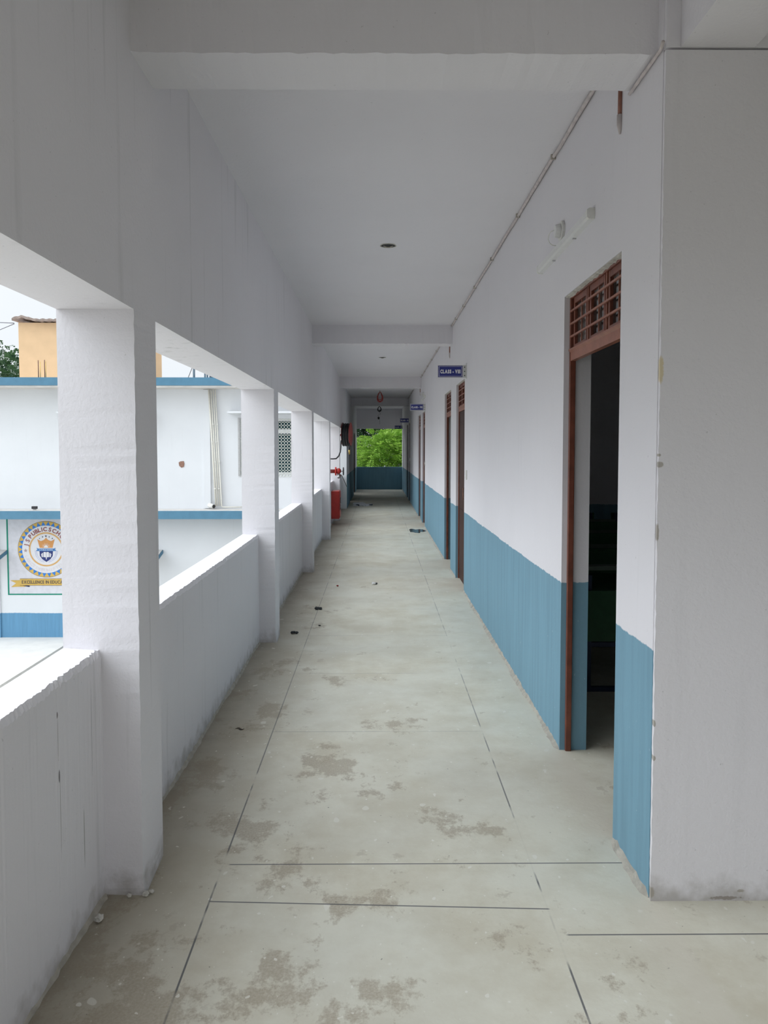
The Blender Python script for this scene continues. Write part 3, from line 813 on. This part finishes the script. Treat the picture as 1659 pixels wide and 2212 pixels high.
crumple('dark_scrap', -0.701, 6.354, 0.022, [(M['litter'], -0.012, 0, 1, 'crumpled_foil'), (M['litter'], 0.02, -0.004, 0.8, 'torn_flap')], 'dark crumpled scrap near the foot of the second pillar', 'litter', 4)
crumple('dark_scrap', -0.512, 6.638, 0.012, [(M['litter'], 0, 0, 1, 'crumpled_foil')], 'tiniest dark scrap between the two larger dark scraps', 'litter', 5, 0.4)
n = 9
pl = [(-0.82 + 0.05 * i / n, 4.167 + 0.012 * math.sin(i * 0.7)) for i in range(n + 1)]
poly = [(x, y - 0.011 * math.sin(math.pi * i / n)) for i, (x, y) in enumerate(pl)] + [(x, y + 0.011 * math.sin(math.pi * i / n)) for i, (x, y) in reversed(list(enumerate(pl)))][1:-1]
tag(MB().prism([(x + 0.03, y) for x, y in poly], lambda u, v, t: (u, v, 0.001 + t + 0.25 * (u + 0.79) ** 2), 0.0015).build('dry_leaf', M['dryleaf']), 'narrow dry dark leaf on the floor near the parapet', 'leaf')
# mortar crumbs at the near pillar foot
CR = ['larger pale mortar crumb at the foot of the near parapet', 'pale mortar crumb at the corner of the nearest pillar foot', 'small mortar crumb right of the nearest pillar corner', 'grey mortar crumb under the nearest pillar face']
for i, (x, y, r) in enumerate(((-0.915, 2.44, 0.016), (-0.805, 2.585, 0.013), (-0.79, 2.60, 0.009), (-0.86, 2.575, 0.009))):
    crumple('mortar_crumb', x, y, r, [(M['grit'], 0, 0, 1, 'lump')], CR[i], 'rubble', 20 + i, 0.8)

# ------------------------------------------------------------------ classroom benches seen through the first doorway
def bench(x0, y, lab, proto=[]):
    if not proto:
        b = thing('school_bench', (0, 0, 0), lab, 'bench', 'school benches in the dark classroom')
        W = 1.25
        MB().prism([(-0.02, 0.735), (0.33, 0.775), (0.33, 0.80), (-0.02, 0.76)][::1], lambda u, v, t: (t, 0.42 - u, v), W).build('desk_top', M['bgrey'], b)
        MB().box((0.02, 0.03, 0.33), (W - 0.02, 0.048, 0.655)).build('front_panel', M['bgreen'], b)
        MB().box((0.02, 0.06, 0.52), (W - 0.02, 0.36, 0.535)).build('book_shelf', M['bgreen'], b)
        MB().box((0, 0.62, 0.42), (W, 0.88, 0.445)).build('seat', M['bmar'], b, bevel=0.004)
        MB().box((0, 0.90, 0.62), (W, 0.918, 0.80)).build('backrest', M['bgreen'], b, bevel=0.004)
        for x in (0.03, W - 0.06):
            f = MB()
            f.box((x, 0.05, 0.0), (x + 0.03, 0.90, 0.035)); f.box((x, 0.05, 0.035), (x + 0.03, 0.08, 0.75)); f.box((x, 0.36, 0.035), (x + 0.03, 0.39, 0.74))
            f.box((x, 0.64, 0.035), (x + 0.03, 0.67, 0.42)); f.box((x, 0.87, 0.035), (x + 0.03, 0.90, 0.80))
            f.build('leg', M['bfr'], b)
        for z in (0.0, 0.29):
            MB().box((0.06, 0.05, z + 0.001), (W - 0.06, 0.08, z + 0.03)).build('rail', M['bfr'], b)
        proto.append(b)
        o = b
    else:
        b = proto[0]
        o = b.copy(); COL.objects.link(o)
        for ch in b.children:
            c = ch.copy(); COL.objects.link(c); c.parent = o
        o['label'] = lab
    o.location = (x0, y, 0)
    return o
for i, (y, w) in enumerate(((4.75, 'nearest the doorway'), (5.85, 'second row from the doorway'), (6.95, 'third row from the doorway'), (8.05, 'farthest row, by the partition'))):
    for x, q in ((1.30, 'left'), (2.75, 'right')):
        bench(x, y, 'green school bench in the dark classroom, %s column, %s' % (q, w))

# ================================================================== OPPOSITE WING
ground = struct('ground', MB().box((-60, -3, -3.95), (-1.0, 90, -3.9)), M['yard'], 'pale concrete courtyard ground', 'ground')
struct('ground', MB().box((-60, -60, -3.95), (60, -3.01, -3.9)).box((-0.99, -3, -3.95), (60, 90, -3.9)), M['dark_ground'], 'unseen ground around the building, made dark to cut light bounce', 'ground')
wing = thing('school_wing', (-8, YF, -3.9), 'white two-storey school wing with blue bands across the courtyard', 'building')
WIN = [(-3.555, -1.75), (-7.85, -6.05)]
wz0, wz1 = 0.89, 2.335
bx = sorted([-15.0, -0.808] + [q for w in WIN for q in w])
m = cells(bx, [YF, YF + 0.13], [-3.9, wz0, wz1, CZ], lambda x, y, z: not (wz0 < z < wz1 and any(a < x < b for a, b in WIN)))
m.build('wall', M['facade'], wing)
m = MB().box((-15, YF + 0.14, -3.9), (-14.87, YE, -0.21)); m.build('side_wall', M['facade'], wing)
MB().box((-4.50, YF - 0.045, 0.02), (-4.32, YF, 3.07)).build('pilaster', M['facade'], wing)
MB().box((-9.90, YF - 0.03, -3.36), (-9.82, YF, -0.23)).build('pilaster', M['facade'], wing)
b = MB().box((-15.2, YF - 0.6, 3.135), (-1.09, YF - 0.02, 3.335)); b.build('roof_band', M['fblue'], wing)
MB().box((-15.2, YF - 0.58, 3.09), (-1.09, YF, 3.134)).build('roof_soffit', M['fcap'], wing)
MB().box((-15.2, YF - 0.6, -0.212), (-1.09, YF - 0.004, -0.006)).build('floor_band', M['fblue'], wing)
MB().box((-15.2, YF - 0.592, -0.0058), (-1.09, YF - 0.004, 0.0)).build('ledge_top', M['fcap'], wing)
for a, b_ in WIN:
    MB().prism([(YF, 2.545), (YF - 0.45, 2.50), (YF - 0.45, 2.455), (YF, 2.44)], lambda u, v, t: (a - 0.24 + t, u, v), b_ - a + 0.48).build('sunshade', M['facade'], wing)
for xr in (-9.63, -5.6):
    m = MB().prism([(YF, -1.06), (YF - 0.55, -1.20), (YF - 0.55, -1.235), (YF, -1.16)], lambda u, v, t: (xr - 1.6 + t, u, v), 1.6)
    sh = m.build('sunshade', M['fcap'], wing)
    m = MB().prism([(YF, -1.075), (YF - 0.56, -1.215), (YF - 0.56, -1.30), (YF, -1.16)], lambda u, v, t: (xr + t, u, v), 0.02)
    m.box((xr - 1.6, YF - 0.575, -1.30), (xr + 0.02, YF - 0.551, -1.215))
    m.build('fascia', M['fblue'], sh)
for wi, (a, b_) in enumerate(WIN):
    f = MB(); y = YF + 0.05; t = 0.06
    f.box((a, y, wz0), (a + t, y + 0.05, wz1)); f.box((b_ - t, y, wz0), (b_, y + 0.05, wz1)); f.box((a + t, y, wz0), (b_ - t, y + 0.05, wz0 + t)); f.box((a + t, y, wz1 - t), (b_ - t, y + 0.05, wz1))
    f.box((a + t, y, 1.95), (b_ - t, y + 0.05, 2.06))
    fr = f.build('window_frame', M['alu'], wing)
    MB().box((a + t, y + 0.02, wz0 + t), (b_ - t, y + 0.03, 1.95)).build('pane', M['pane'], fr)
    MB().box((a + t, y + 0.02, 2.06), (b_ - t, y + 0.03, wz1 - t)).build('pane', M['pane'], fr)
    MB().box((a - 0.05, YF - 0.03, wz0 - 0.04), (a - 0.002, YF + 0.0, wz1 + 0.02)).build('architrave', M['galv'], fr)
    g = MB(); st = 0.079; ht = 0.083; y = YF - 0.012
    k0 = int((b_ - a) / st); rows = int((wz1 - wz0 + 0.1) / ht)
    W2 = b_ - a; Z0 = wz0 - 0.06; Z1 = wz1
    for sgn in (1, -1):
        for k in range(-rows - 2, k0 + rows + 2):
            # wavy strand rising to the right or left
            px = [a + k * st + (0 if sgn == 1 else 0) + sgn * q * st / 4 for q in range(4 * rows + 5)]
            pz = [Z0 + q * ht / 4 for q in range(4 * rows + 5)]
            pts = [(x + sgn * 0.012 * math.sin(2 * math.pi * i / 4 + (0 if sgn == 1 else 0)), y, z) for i, (x, z) in enumerate(zip(px, pz)) if a - 0.01 <= x <= b_ + 0.01 and z <= Z1]
            if len(pts) > 1: g.tube(pts, 0.0055, 4)
    g.build('safety_grille', M['mesh'], fr)
# school crest painted on the ground-floor wall
cx, cz0, RR = -8.605, -1.05, 0.735
my = thing('crest_mural', (cx, YF, cz0), 'painted round school crest with yellow motto ribbon in a green frame', 'mural')
lay = [0.0]
def P(u, v, t, d): return (cx + u, YF - d - t, cz0 + v)
def flat(polys, d, name, mat, parent=my):
    m = MB()
    for p in polys: m.prism(p, lambda u, v, t: P(u, v, t, d), 0.002)
    return m.build(name, mat, parent)
def circ(r, n=64, a0=0, a1=2 * math.pi): return [(r * math.cos(a0 + (a1 - a0) * i / n), r * math.sin(a0 + (a1 - a0) * i / n)) for i in range(n)]
def ringp(r0, r1, n=72):
    return [[(r0 * math.cos(a), r0 * math.sin(a)), (r1 * math.cos(a), r1 * math.sin(a)), (r1 * math.cos(b), r1 * math.sin(b)), (r0 * math.cos(b), r0 * math.sin(b))]
            for a, b in [(2 * math.pi * i / n, 2 * math.pi * (i + 1) / n) for i in range(n)]]
bw, bt, bb = 0.985, 0.80, -1.16
flat([[(-bw, bb), (bw, bb), (bw, bt), (-bw, bt)]], 0.001, 'mural_panel', M['m_board'])
fw_ = 0.035
flat([[(-bw - fw_, bb), (-bw + 0.005, bb), (-bw + 0.005 - 0.0, bt), (-bw - fw_, bt)], [(bw - 0.005, bb), (bw + fw_, bb), (bw + fw_, bt), (bw - 0.005, bt)],
      [(-bw - fw_, bb - fw_), (bw + fw_, bb - fw_), (bw + fw_, bb), (-bw - fw_, bb)]], 0.003, 'green_border', M['m_green'])
flat([circ(RR)], 0.004, 'outline', M['m_line'])
flat([circ(RR - 0.009)], 0.006, 'gold_disc', M['m_gold'])
NTR = 32; ri = RR * 0.845
tri = []
for i in range(NTR):
    a = 2 * math.pi * (i + 0.5) / NTR; h = math.pi / NTR * 0.98
    tri.append([(ri * 0.99 * math.cos(a - h), ri * 0.99 * math.sin(a - h)), ((RR - 0.012) * math.cos(a), (RR - 0.012) * math.sin(a)), (ri * 0.99 * math.cos(a + h), ri * 0.99 * math.sin(a + h))])
flat(tri, 0.0085, 'blue_triangles', M['m_blue'])
flat([circ(ri)], 0.011, 'white_ring', M['m_white'])
flat(ringp(RR * 0.555, RR * 0.607), 0.0135, 'gold_ring', M['m_ring'])
# lettering round the ring
def arc_text(txt, r, angles, size, mat, name, outward=True, bold=0.0):
    m = MB()
    for ch, ang in zip(txt, angles):
        g = glyphs(ch, size, bold)[0][0]
        a = R(ang)
        rot = a - math.pi / 2 if outward else a + math.pi / 2
        c, s2 = math.cos(rot), math.sin(rot)
        bx_, bz_ = r * math.cos(a), r * math.sin(a)
        vs = []
        for p in g[0]:
            u = p[0] - g[3] / 2; v = p[1] - size * 0.36
            vs.append(P(bx_ + u * c - v * s2, bz_ + u * s2 + v * c, 0.0165, 0))
        m.add(vs, g[1])
    m.build(name, mat, my)
arc_text('JS', RR * 0.72, (168, 154), 0.155, M['m_maroon'], 'ring_lettering', bold=0.003)
arc_text('PUBLICSCHOOL', RR * 0.72, (140, 128, 117, 108.5, 101, 92, 78, 65.5, 52.5, 38, 23.5, 11.5), 0.145, M['m_maroon'], 'ring_lettering', bold=0.005)
arc_text('LAKCTIVBUHIPTEHTAS', RR * 0.735, [200 + 8.3 * i for i in range(18)], 0.12, M['m_faint'], 'faded_lettering', outward=False)
def star(r, x, y): return [(x + (r if k % 2 == 0 else r * 0.42) * math.sin(k * math.pi / 5), y + (r if k % 2 == 0 else r * 0.42) * math.cos(k * math.pi / 5)) for k in range(10)]
flat([star(0.055, -RR * 0.725, -0.03), star(0.055, RR * 0.725, -0.03)], 0.0135, 'side_star', M['m_star'])
flat([star(0.033, 0, 0.345), star(0.024, -0.085, 0.325), star(0.022, 0.085, 0.325), star(0.018, -0.165, 0.285), star(0.022, 0.165, 0.285)], 0.0135, 'small_stars', M['m_ink'])
crown = [(-0.165, 0.05), (-0.225, 0.265), (-0.15, 0.225), (-0.06, 0.245), (0, 0.305), (0.06, 0.245), (0.15, 0.225), (0.225, 0.265), (0.165, 0.05)]
flat([[(-0.165, 0.04), (-0.225, 0.265), (-0.13, 0.215), (-0.06, 0.04)], [(-0.13, 0.215), (-0.05, 0.25), (0.0, 0.305), (0.05, 0.25), (0.13, 0.215), (0.06, 0.04), (-0.06, 0.04)],
      [(0.06, 0.04), (0.13, 0.215), (0.225, 0.265), (0.165, 0.04)]], 0.0135, 'crown', M['m_crown'])
sun = [[(0.055 * math.cos(math.pi * i / 14), 0.05 + 0.06 * math.sin(math.pi * i / 14)) for i in range(15)]]
for i in range(1, 10):
    a = math.pi * i / 10; r0, r1 = 0.07, 0.11 if i % 2 else 0.13
    ca, sa = math.cos(a), math.sin(a)
    sun.append([(r0 * ca - 0.005 * sa, 0.05 + r0 * sa + 0.005 * ca), (r0 * ca + 0.005 * sa, 0.05 + r0 * sa - 0.005 * ca), (r1 * ca, 0.05 + r1 * sa)])
flat(sun, 0.016, 'rising_sun', M['m_white'])
flat([[(-0.18, 0.005), (-0.165, -0.005), (0.165, -0.005), (0.18, 0.005), (0.165, -0.17), (0.11, -0.25), (0, -0.33), (-0.11, -0.25), (-0.165, -0.17)]], 0.0135, 'shield', M['m_shield'])
bk = []
for sx in (1, -1):
    bk += [[(sx * 0.004, -0.21), (sx * 0.004, -0.075), (sx * 0.035, -0.065), (sx * 0.07, -0.075), (sx * 0.07, -0.20), (sx * 0.03, -0.205)][::sx],
           [(sx * 0.078, -0.20), (sx * 0.085, -0.095), (sx * 0.11, -0.095), (sx * 0.095, -0.20)][::sx], [(sx * 0.1, -0.20), (sx * 0.115, -0.115), (sx * 0.135, -0.12), (sx * 0.115, -0.205)][::sx]]
bk.append([(-0.015, -0.225), (0, -0.275), (0.015, -0.225), (0, -0.2)])
flat(bk, 0.016, 'open_book', M['m_white'])
flat([[(-0.25, 0.04), (-0.20, 0.02), (0.20, 0.02), (0.25, 0.04), (0.225, 0.0), (0.265, -0.035), (0.20, -0.045), (-0.20, -0.045), (-0.265, -0.035), (-0.225, 0.0)]], 0.0165, 'name_ribbon', M['m_ribbon'])
gl, w = glyphs('J S PUBLIC SCHOOL', 0.044, 0.001)
m = MB()
for g in gl:
    if g: m.add([P((g[2] + p[0]) * 0.36 / w - 0.18, p[1] - 0.028, 0.0195, 0) for p in g[0]], g[1])
m.build('ribbon_lettering', M['m_white'], my)
lau = []
for sx in (1, -1):
    for i in range(9):
        a = R(-75 + i * 9.5); a = a if sx == 1 else math.pi - a
        for r0 in (0.25, 0.285):
            x, y = r0 * math.cos(a), -0.06 + r0 * 0.98 * math.sin(a)
            ta = a + sx * 1.2
            lau.append([(x - 0.028 * math.cos(ta), y - 0.028 * math.sin(ta)), (x + 0.008 * math.sin(ta), y - 0.008 * math.cos(ta)), (x + 0.028 * math.cos(ta), y + 0.028 * math.sin(ta)), (x - 0.008 * math.sin(ta), y + 0.008 * math.cos(ta))])
flat(lau, 0.0135, 'laurel', M['m_laurel'])
# motto ribbon
rb0, rb1 = -0.945, -0.765
flat([[(-0.70, rb0), (0.70, rb0), (0.70, rb1), (-0.70, rb1)], [(-0.70, rb1 - 0.04), (-0.70, rb0 - 0.03), (-0.93, rb0 - 0.04), (-0.80, rb0 + 0.06), (-0.95, rb1 - 0.045)],
      [(0.70, rb1 - 0.04), (0.95, rb1 - 0.045), (0.80, rb0 + 0.06), (0.93, rb0 - 0.04), (0.70, rb0 - 0.03)], [(-0.70, rb0), (-0.70, rb0 - 0.03), (-0.56, rb0 - 0.035), (-0.56, rb0)][::-1]], 0.0085, 'motto_ribbon', M['m_gold'])
flat([[(-0.66, rb0 + 0.004), (-0.455, rb0 - 0.04), (-0.455, rb0 + 0.0)], [(0.66, rb0 + 0.004), (0.455, rb0), (0.455, rb0 - 0.04)]], 0.0115, 'ribbon_fold', M['m_ink'])
flat([[(-0.70, rb1 - 0.006), (0.70, rb1 - 0.006), (0.70, rb1), (-0.70, rb1)], [(-0.70, rb0), (0.70, rb0), (0.70, rb0 + 0.006), (-0.70, rb0 + 0.006)]], 0.0125, 'ribbon_outline', M['m_line'])
gl, w = glyphs('EXCELLENCE IN EDUCATION', 0.118, 0.0025)
m = MB()
for g in gl:
    if g: m.add([P((g[2] + p[0]) * 1.30 / w - 0.65, p[1] + rb0 + 0.05, 0.0155, 0) for p in g[0]], g[1])
m.build('motto_lettering', M['m_grey'], my)

# plumbing and fittings on the wing
PL = ['leftmost cream downpipe on the wing wall', 'second cream downpipe from the left on the wing wall', 'third cream downpipe from the left on the wing wall', 'rightmost cream downpipe turning along the ledge']
for i in range(4):
    xt = -4.335 + i * 0.055; xb = -4.185 + i * 0.05
    y = YF - 0.06 - 0.01 * (i % 2)
    s = thing('drain_pipe', (xb, y, 0.02), PL[i], 'pipe', 'cream pipes running down the wing wall')
    r = 0.014 if i else 0.022
    pts = [(xt, y, 3.08), (xb, y, 0.08)]
    if i == 3: pts += [(xb + 0.02, y, 0.055), (xb + 0.1, y, 0.05), (-3.5, y, 0.055)]
    MB().tube(pts, r, 8).build('pipe', M['pipe'], s, True)
    for f in ((0.3, 0.62) if i % 2 else (0.45, 0.85)):
        x = xt + (xb - xt) * f; z = 3.08 + (0.08 - 3.08) * f
        MB().box((x - r - 0.008, y - r - 0.004, z - 0.012), (x + r + 0.008, YF, z + 0.012)).build('clip', M['pvc'], s)
s = thing('waste_outlet', (-4.2, YF, 0.06), 'short white waste pipe outlet on the ledge beside the downpipes', 'pipe')
MB().cyl((-4.36, YF - 0.05, 0.10), (-4.22, YF - 0.16, 0.075), 0.06, 18).build('elbow', M['pvc'], s, True)
MB().cyl((-4.2205, YF - 0.1598, 0.0751), (-4.216, YF - 0.164, 0.074), 0.048, 18).build('bore', M['dark'], s)
s = thing('flood_light', (-8.7, YF - 0.3, 0), 'small black flood light sitting on the lower ledge', 'lamp')
MB().box((-8.78, YF - 0.42, 0.03), (-8.65, YF - 0.34, 0.10)).build('lamp_head', M['black'], s, bevel=0.008)
MB().box((-8.75, YF - 0.40, 0.001), (-8.68, YF - 0.36, 0.03)).build('stand', M['galv'], s)
s = thing('brick_patch', (-5.08, YF, 1.15), 'small patch of broken brick showing in the wing wall', 'patch')
poly = [(-0.06, 0.05), (-0.02, 0.075), (0.05, 0.08), (0.065, 0.03), (0.055, -0.05), (0.0, -0.075), (-0.05, -0.03)]
MB().prism(poly, lambda u, v, t: (-5.075 + u * 1.15, YF - t, 1.15 + v * 1.1), 0.012).build('broken_brick', M['brick'], s)
# low plinth at the foot of the wing
p = thing('plinth', (-11, 17.6, -3.9), 'white washed raised plinth at the foot of the wing', 'plinth')
MB().box((-15, 15.7, -3.9), (-7.86, YF - 0.002, -3.36)).build('slab', M['plat'], p)
st = MB()
for k in range(4):
    st.box((-7.859, 16.3 + k * 0.45, -3.9), (-7.62 + 0.0, 16.7 + k * 0.45, -3.62 + 0.04 * k))
st.build('step', M['fcap'], p)
# roof-top: stair room, bars, poles, tank, cables
r = thing('rooftop_room', (-8.5, 25, 3.3), 'peach orange stair room standing on the wing roof', 'building')
MB().box((-10.68, 23.0, 3.285), (-6.78, 24.2, 5.30)).build('wall', M['orange'], r)
m = MB(); vs = []; fs = []; n = 90
for i in range(n + 1):
    x = -10.78 + 4.08 * i / n
    zz_ = 5.345 + 0.03 * abs(math.sin(i * 0.7)) + (0.10 * max(0, 1 - abs(i - 6) / 9.0))
    vs += [(x, 22.8, zz_ - 0.045), (x, 22.8, zz_ + 0.02), (x, 24.4, zz_ + 0.06), (x, 24.4, zz_ - 0.01)]
for i in range(n):
    for q in range(4):
        c = i * 4 + q; d = i * 4 + (q + 1) % 4
        fs.append((c, d, d + 4, c + 4))
fs += [(3, 2, 1, 0), tuple(n * 4 + q for q in range(4))]
m.add(vs, fs); m.build('roof_sheet', M['roofing'], r)
for i, x in enumerate((-8.62, -8.57, -8.46, -8.43)):
    z = (3.80, 3.77, 3.81, 3.77)[i]
    tag(MB().cyl((x, YF - 0.2, 3.334), (x, YF - 0.2, z), 0.012 if i % 2 == 0 else 0.008, 8).build('rebar_rod', M['rust'] if i % 2 == 0 else M['brass'], None, True),
        ['leftmost rusty rod rising behind the roof band', 'second yellowish rod behind the roof band', 'third rusty rod behind the roof band', 'rightmost thin rod behind the roof band'][i], 'rod', 'rods rising from the wing roof')
for i, (x, w) in enumerate(((-4.70, 0.03), (-4.42, 0.022), (-4.36, 0.022))):
    tag(MB().cyl((x, YF - 0.1, 3.334), (x, YF - 0.1, 4.5), w, 10).build('roof_pole', M['galv'], None, True),
        ['leftmost grey pole on the wing roof with a slanting stay', 'middle thin grey pole on the wing roof', 'right grey pole beside the dark roof tank'][i], 'pole', 'grey poles on the wing roof')
tag(MB().tube([(-4.86, YF - 0.12, 3.334), (-4.64, YF - 0.14, 3.85)], 0.008, 6).build('stay_wire', M['black']), 'slanting dark stay wire leaning on the roof pole', 'wire')
s = thing('water_tank', (-4.0, YF + 0.4, 3.29), 'dark blue water tank box on the wing roof', 'tank')
MB().box((-4.33, YF - 0.05, 3.29), (-3.4, YF + 0.7, 4.25)).build('tank_body', M['tank'], s, bevel=0.04)
for z in (3.5, 3.7, 3.9):
    MB().box((-4.335, YF - 0.06, z), (-3.395, YF - 0.045, z + 0.03)).build('rib', M['tank'], s)
tag(MB().tube([(-10.75, 22.9, 5.27), (-11.3, 22.4, 5.22), (-11.7, 22, 5.19), (-13, 21, 5.23), (-18, 18, 5.6)], 0.012, 6).build('overhead_cable', M['cable'], None, True),
    'upper grey cable running left from the orange room', 'cable', 'cables from the orange room')
tag(MB().tube([(-10.75, 22.9, 5.25), (-11.35, 22.1, 4.72), (-11.6, 21.8, 4.80), (-12.5, 20.5, 5.3)], 0.012, 6).build('overhead_cable', M['cable'], None, True),
    'lower grey cable dipping in a V left of the orange room', 'cable', 'cables from the orange room')

# ================================================================== TREES
def foliage(name, center, rad, n, size, mat, parent, seed, shell=0.55, leaflets=7, droop=0.5):
    rg = np.random.default_rng(seed)
    V = []; F = []; o = 0
    d = rg.normal(size=(n, 3)); d /= np.linalg.norm(d, axis=1)[:, None]
    lump = 1 + 0.16 * np.sin(d[:, 0] * 7 + seed) * np.sin(d[:, 2] * 6 + 1) + 0.10 * np.sin(d[:, 1] * 11 + d[:, 2] * 9)
    rr = (shell + (1 - shell) * rg.random(n) ** 0.7) * lump
    pos = np.array(center) + d * rr[:, None] * np.array(rad)
    for i in range(n):
        out = d[i] + rg.normal(size=3) * 0.55; out /= np.linalg.norm(out)
        side = np.cross(out, [0, 0, 1.0]); side /= (np.linalg.norm(side) + 1e-6)
        L = size * rg.uniform(0.7, 1.3)
        nrm = np.cross(side, out)
        for k in range(leaflets):
            t = (k + 0.6) / leaflets
            c = pos[i] + out * L * t + np.array([0, 0, -droop * L * t * t])
            for sg in (1, -1):
                ll = L * 0.36 * (1 - 0.35 * abs(t - 0.45) * 2); w = L * 0.075
                tip = c + side * sg * ll + out * ll * 0.45 + np.array([0, 0, -0.16 * ll]) + nrm * rg.normal() * 0.06 * L
                mid = (c + tip) / 2
                V += [c, mid + out * w, tip, mid - out * w]
                F.append((o, o + 1, o + 2, o + 3)); o += 4
    me = bpy.data.meshes.new(name)
    me.from_pydata([tuple(v) for v in V], [], F)
    me.materials.append(mat)
    ob = bpy.data.objects.new(name, me); COL.objects.link(ob)
    ob.parent = parent; ob.matrix_parent_inverse = parent.matrix_world.inverted()
    return ob
def tree(name, x, y, cz_, rad, n, size, mat, lab, seed, limbs=6, **k):
    t = thing(name, (x, y, -3.9), lab, 'tree', 'trees beyond the building')
    r4 = random.Random(seed)
    m = MB().tube([(x, y, -3.9), (x + 0.05, y, -2.2), (x - 0.05, y, cz_ - rad[2] * 0.5), (x, y, cz_)], 0.2, 10, rs=[0.24, 0.2, 0.15, 0.06])
    m.build('trunk', M['bark'], t, True)
    b = MB()
    for q in range(limbs):
        a = q * 6.28 / limbs + r4.uniform(-0.3, 0.3); e = r4.uniform(0.2, 0.9)
        zs = cz_ - rad[2] * r4.uniform(0.2, 0.7)
        b.tube([(x, y, zs), (x + math.cos(a) * rad[0] * 0.35, y + math.sin(a) * rad[1] * 0.35, zs + e * rad[2] * 0.35), (x + math.cos(a) * rad[0] * 0.75, y + math.sin(a) * rad[1] * 0.75, zs + e * rad[2] * 0.8)], 0.07, 7, rs=[0.09, 0.06, 0.02])
    b.build('branch', M['bark'], t, True)
    foliage('foliage', (x, y, cz_), rad, n, size, mat, t, seed, **k)
tree('green_tree', 0.6, 38.5, 0.75, (2.1, 2.0, 1.85), 3400, 0.40, M['leaf'], 'bright green leafy tree filling the far end opening', 11, shell=0.35)
tree('green_tree', 3.1, 34.2, 0.6, (1.7, 1.6, 1.6), 1500, 0.38, M['leaf'], 'bright green tree at the right of the far end opening', 12, shell=0.4)
tree('raised_dark_tree', -3.2, 46, 4.6, (4.2, 2.6, 7.6), 8000, 0.62, M['leafd'], 'darker green tree behind the bright tree at the far end, crown raised out of view to block skylight', 13, shell=0.45)  # both dark crowns raised out of view to block skylight at the far end
tree('raised_dark_tree', 4.2, 53, 5.0, (5.0, 2.6, 8.2), 8000, 0.62, M['leafd'], 'darker green tree behind the bright tree, at right, crown raised out of view to block skylight', 14, shell=0.45)
tree('bushy_tree', -21.5, 44, 4.2, (4.6, 3, 2.9), 3000, 0.5, M['leafs'], 'dark leafy tree top left of the orange rooftop room', 15, shell=0.5)
